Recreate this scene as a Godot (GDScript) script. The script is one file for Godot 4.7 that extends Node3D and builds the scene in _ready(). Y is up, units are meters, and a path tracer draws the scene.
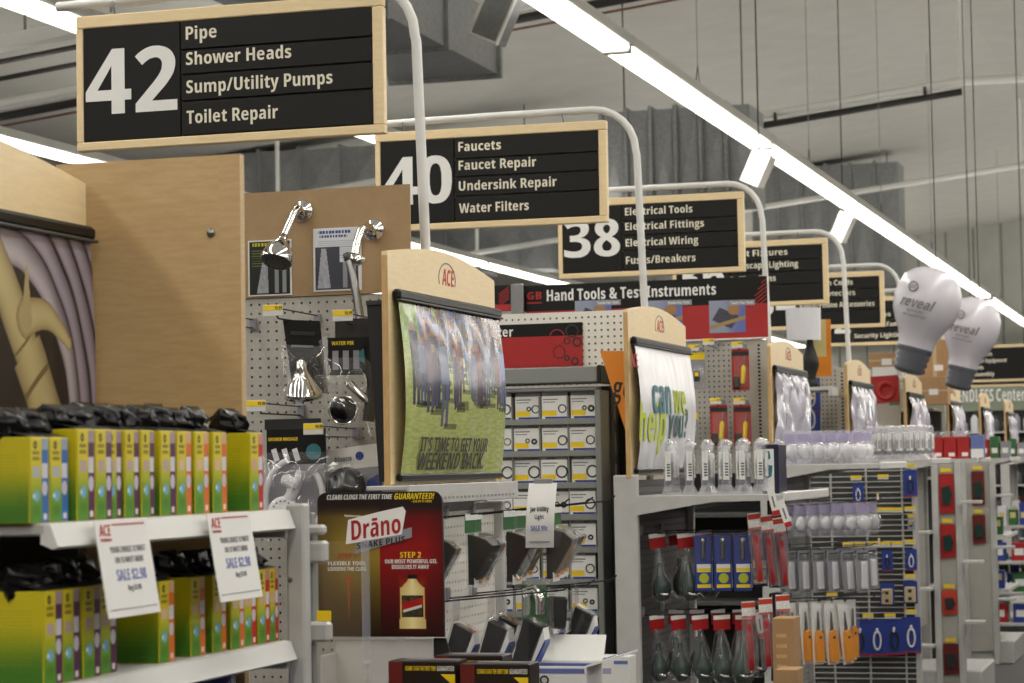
extends Node3D
# A hardware store: a row of aisle ends seen along the main walkway.
# x to the right (towards the walkway), y up, -z down the walkway; metres.

const EYE := Vector3(0, 1.6, 0)
const YAW := 0.29100535
const PITCH := 0.05327302
const ROLL := -0.01789978
const FOCAL := 2350.0
const XE := -2.03            # plane of the aisle-end faces
const XP := -2.115           # sign posts
var cam_basis: Basis
var M := {}
var cache := {}
var used := {}
var rng := RandomNumberGenerator.new()
var font: SystemFont
const ORD := ["first", "second", "third", "fourth", "fifth", "sixth", "seventh", "eighth", "ninth", "tenth", "eleventh", "twelfth", "thirteenth", "fourteenth"]

func _ready() -> void:
	rng.seed = 42
	# ---- camera
	cam_basis = Basis(Vector3.UP, YAW) * Basis(Vector3.RIGHT, PITCH) * Basis(Vector3.BACK, ROLL)
	var cam := Camera3D.new()
	cam.name = "camera"
	add_child(cam)
	var att := CameraAttributesPhysical.new()
	att.frustum_focal_length = 82.57
	att.frustum_focus_distance = 6.6
	att.exposure_aperture = 9.2
	att.frustum_near = 0.05
	att.frustum_far = 200.0
	cam.attributes = att
	cam.fov = rad_to_deg(2.0 * atan(341.5 / FOCAL))
	cam.near = 0.05
	cam.far = 200.0
	cam.transform = Transform3D(cam_basis, EYE)
	cam.current = true
	# ---- environment (closed room: the sky only shows if a wall were missing)
	var we := WorldEnvironment.new()
	we.name = "environment"
	var env := Environment.new()
	env.background_mode = Environment.BG_COLOR
	env.background_color = Color(0.02, 0.02, 0.02)
	env.tonemap_mode = Environment.TONE_MAPPER_LINEAR
	env.tonemap_exposure = 1.0
	env.sdfgi_enabled = true
	env.ssao_enabled = true
	env.ssil_enabled = true
	we.environment = env
	add_child(we)
	font = SystemFont.new()
	font.font_names = PackedStringArray(["Droid Sans"])
	font.font_weight = 700
	materials()
	lights()
	shell()
	neighbour_runs()
	ceiling_things()
	aisle_signs()
	endcap_44()
	wall_of_showers()
	endcap_42()
	drain_display()
	gondola_40()
	endcap_40()
	gondola_38()
	endcap_38()
	far_endcaps()
	bulbs()
	far_wall_things()

# ------------------------------------------------------------------ lights
const LAMP_ENERGY := 4.1
const UPLIGHT_ENERGY := 1.85
func lights() -> void:
	# continuous rows of fluorescent strips, 2.75 m apart, hung at 4.2 m over the whole shop
	var rows := [-11.81, -9.06, -6.31, -3.56, -0.81, 1.94, 4.69, 7.44, 10.19, 12.94]
	var names := ["far left row behind two others", "third row left of the walkway", "second row left of the walkway", "long row over the aisle ends", "row over the walkway", "row right of the walkway", "second row right of the walkway", "third row right of the walkway", "fourth row right of the walkway", "fifth row right of the walkway"]
	for r in rows.size():
		var k := 0
		var z := 5.22
		while z > -51.0:
			strip_light(Vector3(rows[r], 4.2, z - 2.44), 4.84 if not (r == 3 and k == 8) else 4.84, names[r], k)
			z -= 4.88
			if r == 3 and k == 8:
				z -= 0.5
			k += 1

func strip_light(at: Vector3, length: float, row: String, k: int) -> void:
	var t := thing("strip_light", "white fluorescent strip light, %s from the camera's end, %s" % [ORD[k], row], "light", at, "fluorescent strip lights")
	box("housing", t, Vector3(0, 0.075, 0), Vector3(0.215, 0.07, length), M.lamp_white, 0.008)
	for s in [-1, 1]:
		box("lens", t, Vector3(0, 0.022, s * (length / 4 - 0.008)), Vector3(0.19, 0.034, length / 2 - 0.03), M.tube_glow, 0.010)
		box("socket", t, Vector3(0, 0.018, s * (length / 2 - 0.012)), Vector3(0.18, 0.05, 0.018), M.lamp_white, 0.004)
	var l := AreaLight3D.new()
	l.name = "lamp"
	l.area_size = Vector2(0.188, length - 0.1)
	l.light_energy = LAMP_ENERGY
	l.light_color = Color(1.0, 0.98, 0.945)
	l.area_attenuation = 2.0
	l.shadow_enabled = true
	l.rotation = Vector3(-PI / 2, 0, 0)
	l.position = Vector3(0, -0.006, 0)
	l.area_range = 60.0
	t.add_child(l)
	# the housing is slotted along its top and lets some light up to the roof
	box("uplight_slot", t, Vector3(0, 0.113, 0), Vector3(0.10, 0.006, length - 0.1), M.slot_glow, 0.001)
	var up: AreaLight3D = l.duplicate()
	up.name = "uplight"
	up.light_energy = UPLIGHT_ENERGY
	up.area_size = Vector2(0.10, length - 0.1)
	up.rotation = Vector3(PI / 2, 0, 0)
	up.position = Vector3(0, 0.120, 0)
	t.add_child(up)
	for s in ([0] if absf(at.x + 3.56) < 0.1 else []):
		var top := Vector3(0, roof_y(at.x) - at.y, s * length * 0.32)
		rod("hanger_wire", t, Vector3(0, 0.30, s * length * 0.32), top, 0.0035, M.grey_paint, 5)
		for q in [-1, 1]:
			rod("hanger_fork", t, Vector3(0, 0.11, s * length * 0.32 + 0.10 * q), Vector3(0, 0.30, s * length * 0.32), 0.004, M.wire, 5)

# ------------------------------------------------------------------ pixel rays
func ray(u: float, v: float) -> Vector3:
	return cam_basis * Vector3((u - 512.0) / FOCAL, -(v - 341.5) / FOCAL, -1.0)
func pz(u: float, v: float, d: float) -> Vector3:      # the point of the plane z = -d
	var r := ray(u, v)
	return EYE + r * (d / -r.z)
func px(u: float, v: float, x: float) -> Vector3:      # the point of the plane x
	var r := ray(u, v)
	return EYE + r * (x / r.x)

# ------------------------------------------------------------------ helpers
func numbered(n: String) -> String:
	var k: int = used.get(n, 0)
	used[n] = k + 1
	return n if k == 0 else "%s_%03d" % [n, k]

func tag(o: Node3D, label: String, category: String, group := "", kind := "") -> Node3D:
	if label: o.set_meta("label", label)
	if category: o.set_meta("category", category)
	if group: o.set_meta("group", group)
	if kind: o.set_meta("kind", kind)
	return o

func thing(called: String, label: String, category: String, at := Vector3.ZERO, group := "", yaw := 0.0) -> Node3D:
	var o := Node3D.new()
	o.name = numbered(called)
	add_child(o)
	o.position = at
	o.rotation.y = yaw
	tag(o, label, category, group)
	return o

func struct(o: Node3D) -> Node3D:
	o.set_meta("kind", "structure")
	return o

func put(called: String, mesh: Mesh, mat: Material, parent: Node3D, pos := Vector3.ZERO, rot := Vector3.ZERO) -> MeshInstance3D:
	var o := MeshInstance3D.new()
	o.name = called if parent != self else numbered(called)
	o.mesh = mesh
	o.material_override = mat
	o.position = pos
	o.rotation = rot
	parent.add_child(o, true)
	return o

func copy(o: Node3D, label: String, at: Vector3, rot := Vector3.ZERO) -> Node3D:
	var c: Node3D = o.duplicate()
	var base: String = o.get_meta("base", o.name)
	c.name = numbered(base)
	add_child(c)
	c.position = at
	c.rotation = rot
	c.set_meta("label", label)
	return c

func quad(st: SurfaceTool, a: Vector3, b: Vector3, c: Vector3, d: Vector3, n: Vector3, uvs := [Vector2(0, 1), Vector2(1, 1), Vector2(1, 0), Vector2(0, 0)]) -> void:
	var pts := [a, b, c, d]
	var order := [0, 1, 2, 0, 2, 3]
	if (b - a).cross(c - a).dot(n) > 0:
		order = [0, 2, 1, 0, 3, 2]
	for i in order:
		st.set_normal(n)
		st.set_uv(uvs[i])
		st.add_vertex(pts[i])

func face(st: SurfaceTool, pts: Array, n: Vector3) -> void:
	for i in range(1, pts.size() - 1):
		var t := [pts[0], pts[i], pts[i + 1]]
		if (t[1] - t[0]).cross(t[2] - t[0]).dot(n) > 0:
			t = [pts[0], pts[i + 1], pts[i]]
		for p in t:
			st.set_normal(n)
			st.set_uv(Vector2(p.x + p.z, -p.y))
			st.add_vertex(p)

func new_st() -> SurfaceTool:
	var st := SurfaceTool.new()
	st.begin(Mesh.PRIMITIVE_TRIANGLES)
	return st

# chamfered box about its centre; every face carries the full 0..1 print
func box_mesh(s: Vector3, c := 0.002) -> Mesh:
	c = minf(c, minf(s.x, minf(s.y, s.z)) * 0.3)
	var key := "box %.4f %.4f %.4f %.4f" % [s.x, s.y, s.z, c]
	if cache.has(key):
		return cache[key]
	var st := new_st()
	add_box(st, Vector3.ZERO, s, c)
	cache[key] = st.commit()
	return cache[key]

func add_box(st: SurfaceTool, o: Vector3, s: Vector3, c := 0.0) -> void:
	var h := s / 2
	var ax := [Vector3.RIGHT, Vector3.UP, Vector3.BACK]
	for a in 3:
		for sg in [-1.0, 1.0]:
			var n: Vector3 = ax[a] * sg
			var u: Vector3
			var v: Vector3
			match a:
				0: u = Vector3(0, 0, -sg); v = Vector3.UP
				1: u = Vector3.RIGHT; v = Vector3(0, 0, -sg)
				_: u = Vector3(sg, 0, 0); v = Vector3.UP
			var hn: float = absf(n.dot(h))
			var hu: float = absf(u.dot(h)) - c
			var hv: float = absf(v.dot(h)) - c
			var m := o + n * hn
			quad(st, m - u * hu - v * hv, m + u * hu - v * hv, m + u * hu + v * hv, m - u * hu + v * hv, n)
	if c <= 0: return
	for a in 3:
		var b := (a + 1) % 3
		var e := (a + 2) % 3
		for sa in [-1.0, 1.0]:
			for sb in [-1.0, 1.0]:
				var A: Vector3 = ax[a] * sa
				var Bv: Vector3 = ax[b] * sb
				var E: Vector3 = ax[e]
				var ha: float = absf(A.dot(h))
				var hb: float = absf(Bv.dot(h))
				var he: float = absf(E.dot(h)) - c
				var p := o + A * ha + Bv * (hb - c)
				var q := o + A * (ha - c) + Bv * hb
				quad(st, p - E * he, q - E * he, q + E * he, p + E * he, (A + Bv).normalized(), [Vector2(.02, .02), Vector2(.02, .02), Vector2(.02, .02), Vector2(.02, .02)])
	for sx in [-1.0, 1.0]:
		for sy in [-1.0, 1.0]:
			for sz in [-1.0, 1.0]:
				var g := Vector3(sx, sy, sz)
				var k := g * h
				face(st, [o + k - Vector3(0, sy, sz) * c, o + k - Vector3(sx, 0, sz) * c, o + k - Vector3(sx, sy, 0) * c], g.normalized())

func box(called: String, parent: Node3D, pos: Vector3, s: Vector3, mat: Material, c := 0.002, rot := Vector3.ZERO) -> MeshInstance3D:
	return put(called, box_mesh(s, c), mat, parent, pos, rot)

func span(called: String, parent: Node3D, a: Vector3, b: Vector3, mat: Material, c := 0.002) -> MeshInstance3D:
	return box(called, parent, (a + b) / 2, (b - a).abs(), mat, c)

func tube_mesh(pts: Array, r: float, sides := 8, closed_ends := true, r2 := -1.0) -> Mesh:
	var st := new_st()
	add_tube(st, pts, r, sides, r2)
	return st.commit()

func add_tube(st: SurfaceTool, pts: Array, r: float, sides := 8, r2 := -1.0) -> void:
	var rings := []
	var norms := []
	var up := Vector3.UP
	var n := pts.size()
	var t0: Vector3 = (pts[1] - pts[0]).normalized()
	if absf(t0.dot(up)) > 0.9: up = Vector3.BACK
	var side := t0.cross(up).normalized()
	for i in n:
		var t: Vector3 = ((pts[mini(i + 1, n - 1)] - pts[maxi(i - 1, 0)]) as Vector3).normalized()
		side = (side - t * side.dot(t)).normalized()
		var w := t.cross(side)
		var rr := r if r2 < 0 else lerpf(r, r2, float(i) / (n - 1))
		var ring := []
		var nn := []
		for k in sides:
			var a := TAU * k / sides
			var d := side * cos(a) + w * sin(a)
			nn.append(d)
			ring.append(pts[i] + d * rr)
		rings.append(ring)
		norms.append(nn)
	for i in n - 1:
		for k in sides:
			var k2 := (k + 1) % sides
			smooth_quad(st, rings[i][k], rings[i + 1][k], rings[i + 1][k2], rings[i][k2], norms[i][k], norms[i + 1][k], norms[i + 1][k2], norms[i][k2])
	face(st, rings[0], (pts[0] - pts[1]).normalized())
	face(st, rings[n - 1], (pts[n - 1] - pts[n - 2]).normalized())

func smooth_quad(st: SurfaceTool, a: Vector3, b: Vector3, c: Vector3, d: Vector3, na: Vector3, nb: Vector3, nc: Vector3, nd: Vector3, uv := [Vector2.ZERO, Vector2.ZERO, Vector2.ZERO, Vector2.ZERO]) -> void:
	var P := [a, b, c, d]
	var N := [na, nb, nc, nd]
	var order := [0, 1, 2, 0, 2, 3]
	if (b - a).cross(c - a).dot(na + nb + nc) + (c - a).cross(d - a).dot(na + nc + nd) > 0:
		order = [0, 2, 1, 0, 3, 2]
	for i in order:
		st.set_normal(N[i])
		st.set_uv(uv[i])
		st.add_vertex(P[i])

func rod(called: String, parent: Node3D, a: Vector3, b: Vector3, r: float, mat: Material, sides := 8) -> MeshInstance3D:
	var key := "rod %.4f %.4f %.4f %.4f %d" % [b.x - a.x, b.y - a.y, b.z - a.z, r, sides]
	if not cache.has(key):
		cache[key] = tube_mesh([Vector3.ZERO, b - a], r, sides)
	return put(called, cache[key], mat, parent, a)

func tube(called: String, parent: Node3D, pts: Array, r: float, mat: Material, sides := 8, r2 := -1.0) -> MeshInstance3D:
	return put(called, tube_mesh(pts, r, sides, true, r2), mat, parent)

# profile of (radius, height) turned about y
func lathe_mesh(prof: Array, segs := 20) -> Mesh:
	var st := new_st()
	add_lathe(st, prof, segs)
	return st.commit()

func add_lathe(st: SurfaceTool, prof: Array, segs := 20) -> void:
	var n := prof.size()
	var nr := []
	for i in n:
		var t: Vector2 = prof[mini(i + 1, n - 1)] - prof[maxi(i - 1, 0)]
		nr.append(Vector2(t.y, -t.x).normalized())
	for i in n - 1:
		for k in segs:
			var a := TAU * k / segs
			var b := TAU * (k + 1) / segs
			var ca := Vector3(cos(a), 0, sin(a))
			var cb := Vector3(cos(b), 0, sin(b))
			var p: Vector2 = prof[i]
			var q: Vector2 = prof[i + 1]
			var np: Vector2 = nr[i]
			var nq: Vector2 = nr[i + 1]
			smooth_quad(st, ca * p.x + Vector3.UP * p.y, ca * q.x + Vector3.UP * q.y, cb * q.x + Vector3.UP * q.y, cb * p.x + Vector3.UP * p.y,
				ca * np.x + Vector3.UP * np.y, ca * nq.x + Vector3.UP * nq.y, cb * nq.x + Vector3.UP * nq.y, cb * np.x + Vector3.UP * np.y,
				[Vector2(float(k) / segs, float(i) / (n - 1)), Vector2(float(k) / segs, float(i + 1) / (n - 1)), Vector2(float(k + 1) / segs, float(i + 1) / (n - 1)), Vector2(float(k + 1) / segs, float(i) / (n - 1))])

func lathe(called: String, parent: Node3D, prof: Array, mat: Material, pos := Vector3.ZERO, rot := Vector3.ZERO, segs := 20) -> MeshInstance3D:
	var key := "lathe %s %d" % [str(prof), segs]
	if not cache.has(key):
		cache[key] = lathe_mesh(prof, segs)
	return put(called, cache[key], mat, parent, pos, rot)

# polygon in xy, thickness along z (from -t/2 to t/2)
func prism_mesh(poly: PackedVector2Array, t: float) -> Mesh:
	var key := "prism %s %.4f" % [str(poly), t]
	if cache.has(key):
		return cache[key]
	var st := new_st()
	add_prism(st, poly, t)
	cache[key] = st.commit()
	return cache[key]

func add_prism(st: SurfaceTool, poly: PackedVector2Array, t: float) -> void:
	var idx := Geometry2D.triangulate_polygon(poly)
	var lo := poly[0]
	var hi := poly[0]
	for p in poly:
		lo = lo.min(p)
		hi = hi.max(p)
	var ext := hi - lo
	for s in [-1.0, 1.0]:
		for i in range(0, idx.size(), 3):
			var tri := []
			for k in 3:
				var p := poly[idx[i + k]]
				tri.append(Vector3(p.x, p.y, s * t / 2))
			if (tri[1] - tri[0]).cross(tri[2] - tri[0]).dot(Vector3(0, 0, s)) > 0:
				tri.reverse()
			for p in tri:
				st.set_normal(Vector3(0, 0, s))
				st.set_uv(Vector2((p.x - lo.x) / ext.x, 1.0 - (p.y - lo.y) / ext.y))
				st.add_vertex(p)
	var cw := Geometry2D.is_polygon_clockwise(poly)
	for i in poly.size():
		var a := poly[i]
		var b := poly[(i + 1) % poly.size()]
		var e := (b - a).normalized()
		var n := Vector3(e.y, -e.x, 0) * (-1.0 if cw else 1.0)
		quad(st, Vector3(a.x, a.y, -t / 2), Vector3(b.x, b.y, -t / 2), Vector3(b.x, b.y, t / 2), Vector3(a.x, a.y, t / 2), n, [Vector2(.02, .02), Vector2(.02, .02), Vector2(.02, .02), Vector2(.02, .02)])

func prism(called: String, parent: Node3D, poly: Array, t: float, mat: Material, pos := Vector3.ZERO, rot := Vector3.ZERO) -> MeshInstance3D:
	return put(called, prism_mesh(PackedVector2Array(poly), t), mat, parent, pos, rot)

# a bent sheet: f(u, v) -> point, u and v in 0..1, v from the top down
func sheet_mesh(nu: int, nv: int, f: Callable) -> Mesh:
	var st := new_st()
	var g := []
	for j in nv + 1:
		for i in nu + 1:
			g.append(f.call(float(i) / nu, float(j) / nv))
	for j in nv:
		for i in nu:
			for c in [[0, 0], [1, 0], [1, 1], [0, 0], [1, 1], [0, 1]]:
				var a: int = i + c[0]
				var b: int = j + c[1]
				st.set_smooth_group(0)
				st.set_uv(Vector2(float(a) / nu, float(b) / nv))
				st.add_vertex(g[b * (nu + 1) + a])
	st.index()
	st.generate_normals()
	return st.commit()

func sheet(called: String, parent: Node3D, nu: int, nv: int, f: Callable, mat: Material, pos := Vector3.ZERO, rot := Vector3.ZERO) -> MeshInstance3D:
	return put(called, sheet_mesh(nu, nv, f), mat, parent, pos, rot)

# lettering: cap height h, fitted to a width if one is given; align -1 left, 0 centre, 1 right; faces +z
func text(parent: Node3D, s: String, h: float, mat: Material, pos: Vector3, width := 0.0, align := -1, rot := Vector3.ZERO, skew := 0.0, called := "lettering") -> MeshInstance3D:
	var key := "text %s" % s
	if not cache.has(key):
		var t := TextMesh.new()
		t.font = font
		t.text = s
		t.font_size = 40
		t.pixel_size = 1.0 / (0.714 * 40)
		t.depth = 0.01
		t.curve_step = 3.0
		t.horizontal_alignment = HORIZONTAL_ALIGNMENT_LEFT
		t.vertical_alignment = VERTICAL_ALIGNMENT_CENTER
		var am := ArrayMesh.new()
		var st := SurfaceTool.new()
		for i in t.get_surface_count():
			st.clear()
			st.create_from(t, i)
			st.commit(am)
		cache[key] = am
	var mesh: Mesh = cache[key]
	var bb := mesh.get_aabb()
	var sx := h if width <= 0 else width / bb.size.x
	var o := put(called, mesh, mat, parent)
	var off := -bb.position.x * sx
	if align == 0: off = -(bb.position.x + bb.size.x / 2) * sx
	elif align == 1: off = -(bb.position.x + bb.size.x) * sx
	var b := Basis.from_euler(rot) * Basis(Vector3(sx, 0, 0), Vector3(h * skew, h, 0), Vector3(0, 0, 0.05))
	o.transform = Transform3D(b, pos + Basis.from_euler(rot) * Vector3(off, 0, 0))
	return o

# a board with real square holes, width w and height h from its lower left corner, facing +z, hole pitch p
func pegboard_mesh(w: float, h: float, p := 0.0254, hole := 0.0062) -> Mesh:
	var st := new_st()
	var nx := int(floor(w / p))
	var ny := int(floor(h / p))
	var mx := (w - nx * p) / 2
	var my := (h - ny * p) / 2
	var D := 0.006
	if mx > 0.0005:
		quad(st, Vector3(0, 0, 0), Vector3(mx, 0, 0), Vector3(mx, h, 0), Vector3(0, h, 0), Vector3.BACK)
		quad(st, Vector3(w - mx, 0, 0), Vector3(w, 0, 0), Vector3(w, h, 0), Vector3(w - mx, h, 0), Vector3.BACK)
	if my > 0.0005:
		quad(st, Vector3(mx, 0, 0), Vector3(w - mx, 0, 0), Vector3(w - mx, my, 0), Vector3(mx, my, 0), Vector3.BACK)
		quad(st, Vector3(mx, h - my, 0), Vector3(w - mx, h - my, 0), Vector3(w - mx, h, 0), Vector3(mx, h, 0), Vector3.BACK)
	var q := hole / 2
	for j in ny:
		# the strip between holes, one long quad each
		var y0 := my + j * p
		var yc := y0 + p / 2
		quad(st, Vector3(mx, y0, 0), Vector3(w - mx, y0, 0), Vector3(w - mx, yc - q, 0), Vector3(mx, yc - q, 0), Vector3.BACK)
		quad(st, Vector3(mx, yc + q, 0), Vector3(w - mx, yc + q, 0), Vector3(w - mx, y0 + p, 0), Vector3(mx, y0 + p, 0), Vector3.BACK)
		for i in nx + 1:
			var xa := mx + (i - 0.5) * p + q if i > 0 else mx
			var xb := mx + (i + 0.5) * p - q if i < nx else w - mx
			quad(st, Vector3(xa, yc - q, 0), Vector3(xb, yc - q, 0), Vector3(xb, yc + q, 0), Vector3(xa, yc + q, 0), Vector3.BACK)
		for i in nx:
			var xc := mx + (i + 0.5) * p
			quad(st, Vector3(xc - q, yc - q, 0), Vector3(xc - q, yc + q, 0), Vector3(xc - q, yc + q, -D), Vector3(xc - q, yc - q, -D), Vector3.RIGHT)
			quad(st, Vector3(xc + q, yc - q, 0), Vector3(xc + q, yc + q, 0), Vector3(xc + q, yc + q, -D), Vector3(xc + q, yc - q, -D), Vector3.LEFT)
			quad(st, Vector3(xc - q, yc + q, 0), Vector3(xc + q, yc + q, 0), Vector3(xc + q, yc + q, -D), Vector3(xc - q, yc + q, -D), Vector3.DOWN)
	return st.commit()

# ------------------------------------------------------------------ materials
func mat(c: Color, rough := 0.6, metal := 0.0, spec := 0.5) -> StandardMaterial3D:
	var m := StandardMaterial3D.new()
	m.albedo_color = c
	m.roughness = rough
	m.metallic = metal
	m.metallic_specular = spec
	return m

func clear_mat(c: Color, rough := 0.08) -> StandardMaterial3D:
	var m := mat(c, rough)
	m.transparency = BaseMaterial3D.TRANSPARENCY_ALPHA
	return m

func picture(w: int, h: int, f: Callable) -> ImageTexture:
	var im := Image.create(w, h, false, Image.FORMAT_RGB8)
	for y in h:
		for x in w:
			im.set_pixel(x, y, f.call((x + 0.5) / w, (y + 0.5) / h))
	return ImageTexture.create_from_image(im)

func print_mat(t: Texture2D, rough := 0.35) -> StandardMaterial3D:
	var m := mat(Color.WHITE, rough)
	m.albedo_texture = t
	m.texture_repeat = false
	return m

func noise(s: int, f: float) -> FastNoiseLite:
	var n := FastNoiseLite.new()
	n.seed = s
	n.frequency = f
	n.fractal_octaves = 3
	return n

func wood(c: Color, dark: Color, s: int, along_y := false) -> StandardMaterial3D:
	var n1 := noise(s, 1.0)
	var n2 := noise(s + 7, 1.0)
	var t := picture(256, 256, func(u: float, v: float):
		var a: float = v if along_y else u
		var b: float = u if along_y else v
		var g := n1.get_noise_2d(a * 5.0, b * 46.0) * 0.5 + 0.5
		var k := n2.get_noise_2d(a * 2.5, b * 3.0) * 0.5 + 0.5
		var fine := n1.get_noise_2d(a * 14.0 + 9.0, b * 120.0)
		return c.lerp(dark, clampf(g * 0.75 + k * 0.35 + fine * 0.25 - 0.25, 0.0, 1.0)))
	var m := mat(Color.WHITE, 0.42)
	m.albedo_texture = t
	m.uv1_triplanar = true
	m.uv1_world_triplanar = true
	m.uv1_scale = Vector3(1.7, 1.7, 1.7)
	return m

func speckle(c: Color, dark: Color, s: int, f: float, scale: float, rough := 0.7) -> StandardMaterial3D:
	var n1 := noise(s, 1.0)
	var n2 := noise(s + 3, 1.0)
	var t := picture(256, 256, func(u: float, v: float):
		var g: float = n1.get_noise_2d(u * f, v * f) * 0.5 + 0.5
		var h: float = n2.get_noise_2d(u * 6.0, v * 6.0) * 0.5 + 0.5
		return c.lerp(dark, clampf(g * 0.7 + h * 0.4 - 0.1, 0.0, 1.0)))
	var m := mat(Color.WHITE, rough)
	m.albedo_texture = t
	m.uv1_triplanar = true
	m.uv1_world_triplanar = true
	m.uv1_scale = Vector3.ONE * scale
	return m

func materials() -> void:
	M.lamp_white = mat(Color(0.9, 0.9, 0.88), 0.5)
	M.tube_glow = mat(Color(0.95, 0.95, 0.95), 0.4)
	M.tube_glow.emission_enabled = true
	M.tube_glow.emission = Color(1.0, 0.98, 0.94)
	M.tube_glow.emission_energy_multiplier = 4.0
	M.slot_glow = M.tube_glow.duplicate()
	M.slot_glow.emission_energy_multiplier = 1.5
	M.wood = wood(Color(0.92, 0.835, 0.665), Color(0.865, 0.765, 0.585), 3)
	M.wood_panel = wood(Color(0.77, 0.655, 0.475), Color(0.695, 0.57, 0.395), 11)
	M.wood_edge = wood(Color(0.80, 0.67, 0.46), Color(0.68, 0.53, 0.33), 5, true)
	M.hardboard = speckle(Color(0.68, 0.57, 0.42), Color(0.56, 0.46, 0.33), 21, 90.0, 2.2)
	M.cardboard = speckle(Color(0.70, 0.56, 0.40), Color(0.62, 0.48, 0.33), 22, 60.0, 3.0)
	M.black = mat(Color(0.075, 0.075, 0.073), 0.5, 0.0, 0.35)
	M.black_slat = mat(Color(0.09, 0.088, 0.086), 0.5, 0.0, 0.35)
	M.deep_black = mat(Color(0.05, 0.05, 0.05), 0.6)
	M.gloss_black = mat(Color(0.045, 0.045, 0.05), 0.22, 0.0, 0.4)
	M.rail = mat(Color(0.07, 0.07, 0.07), 0.38, 0.0, 0.35)
	M.cream = mat(Color(0.90, 0.88, 0.80), 0.5)
	M.number = mat(Color(0.90, 0.90, 0.89), 0.4)
	M.white = mat(Color(0.83, 0.83, 0.82), 0.45)
	M.white_paint = speckle(Color(0.755, 0.755, 0.745), Color(0.69, 0.69, 0.68), 31, 8.0, 1.3, 0.42)
	M.paper = mat(Color(0.90, 0.90, 0.89), 0.6)
	M.grey_paint = mat(Color(0.52, 0.53, 0.52), 0.45)
	M.dark_grey = mat(Color(0.27, 0.27, 0.27), 0.5)
	M.peg_grey = speckle(Color(0.72, 0.71, 0.68), Color(0.64, 0.63, 0.60), 33, 40.0, 2.0, 0.55)
	M.peg_white = speckle(Color(0.90, 0.89, 0.86), Color(0.85, 0.84, 0.81), 34, 40.0, 2.0, 0.5)
	M.cavity = mat(Color(0.07, 0.07, 0.07), 0.9)
	M.chrome = mat(Color(0.88, 0.88, 0.88), 0.08, 1.0)
	M.steel = mat(Color(0.55, 0.55, 0.55), 0.3, 1.0)
	M.wire = mat(Color(0.20, 0.20, 0.20), 0.35, 0.6)
	M.zinc = speckle(Color(0.66, 0.67, 0.67), Color(0.52, 0.53, 0.54), 35, 22.0, 0.9, 0.38)
	M.zinc.metallic = 0.4
	M.yellow = mat(Color(0.93, 0.80, 0.10), 0.5)
	M.orange = mat(Color(0.86, 0.52, 0.12), 0.5)
	M.red = mat(Color(0.64, 0.115, 0.125), 0.4)
	M.red_print = mat(Color(0.70, 0.10, 0.11), 0.5)
	M.blue = mat(Color(0.16, 0.24, 0.55), 0.4)
	M.blue_ink = mat(Color(0.40, 0.45, 0.68), 0.5)
	M.grey_ink = mat(Color(0.45, 0.45, 0.46), 0.5)
	M.ink = mat(Color(0.13, 0.13, 0.13), 0.5)
	M.green = mat(Color(0.20, 0.40, 0.22), 0.4)
	M.teal = mat(Color(0.18, 0.45, 0.48), 0.4)
	M.lime = mat(Color(0.68, 0.74, 0.15), 0.5)
	M.dark_green = mat(Color(0.12, 0.22, 0.20), 0.25)
	M.teal_dark = mat(Color(0.14, 0.32, 0.33), 0.5)
	M.tan_print = mat(Color(0.80, 0.74, 0.5), 0.5)
	M.clear = clear_mat(Color(0.93, 0.95, 0.97, 0.03), 0.06)
	M.film = clear_mat(Color(0.92, 0.93, 0.95, 0.10), 0.10)
	M.frosted = clear_mat(Color(0.85, 0.85, 0.90, 0.22), 0.14)
	M.plastic_white = mat(Color(0.84, 0.84, 0.86), 0.3)
	M.plastic_grey = mat(Color(0.55, 0.55, 0.58), 0.3)
	M.orange_handle = mat(Color(0.90, 0.58, 0.08), 0.35)
	M.floor_tile = speckle(Color(0.26, 0.26, 0.265), Color(0.21, 0.21, 0.215), 41, 30.0, 0.5, 0.3)
	M.roof = speckle(Color(0.76, 0.755, 0.725), Color(0.70, 0.695, 0.665), 43, 10.0, 0.15, 0.8)
	M.wall = speckle(Color(0.76, 0.76, 0.73), Color(0.70, 0.70, 0.67), 44, 8.0, 0.2, 0.8)
	M.white_steel = mat(Color(0.93, 0.93, 0.91), 0.5)
	M.pipe_dark = mat(Color(0.16, 0.15, 0.14), 0.6)
	M.pipe_red = mat(Color(0.45, 0.30, 0.26), 0.6)
	M.vinyl = mat(Color(0.78, 0.77, 0.81), 0.22)
	M.vinyl.clearcoat_enabled = true
	M.orange_red = mat(Color(0.76, 0.25, 0.15), 0.45)
	M.lilac = mat(Color(0.66, 0.63, 0.76), 0.4)
	M.tan_plastic = mat(Color(0.72, 0.66, 0.52), 0.4)
	M.navy = mat(Color(0.10, 0.11, 0.22), 0.35)
	M.drain_dark = mat(Color(0.12, 0.08, 0.07), 0.35)
	M.drain_red = mat(Color(0.40, 0.12, 0.11), 0.35)
	M.sage = mat(Color(0.50, 0.54, 0.47), 0.5)
	M.acrylic = clear_mat(Color(0.95, 0.96, 0.97, 0.01), 0.03)
	M.base_grey = mat(Color(0.34, 0.35, 0.38), 0.3)

# ------------------------------------------------------------------ the building
const RIDGE_X := -2.77
const RIDGE_Y := 7.1
const PITCH_ROOF := 0.11
func roof_y(x: float) -> float:
	return RIDGE_Y - PITCH_ROOF * absf(x - RIDGE_X)

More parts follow.
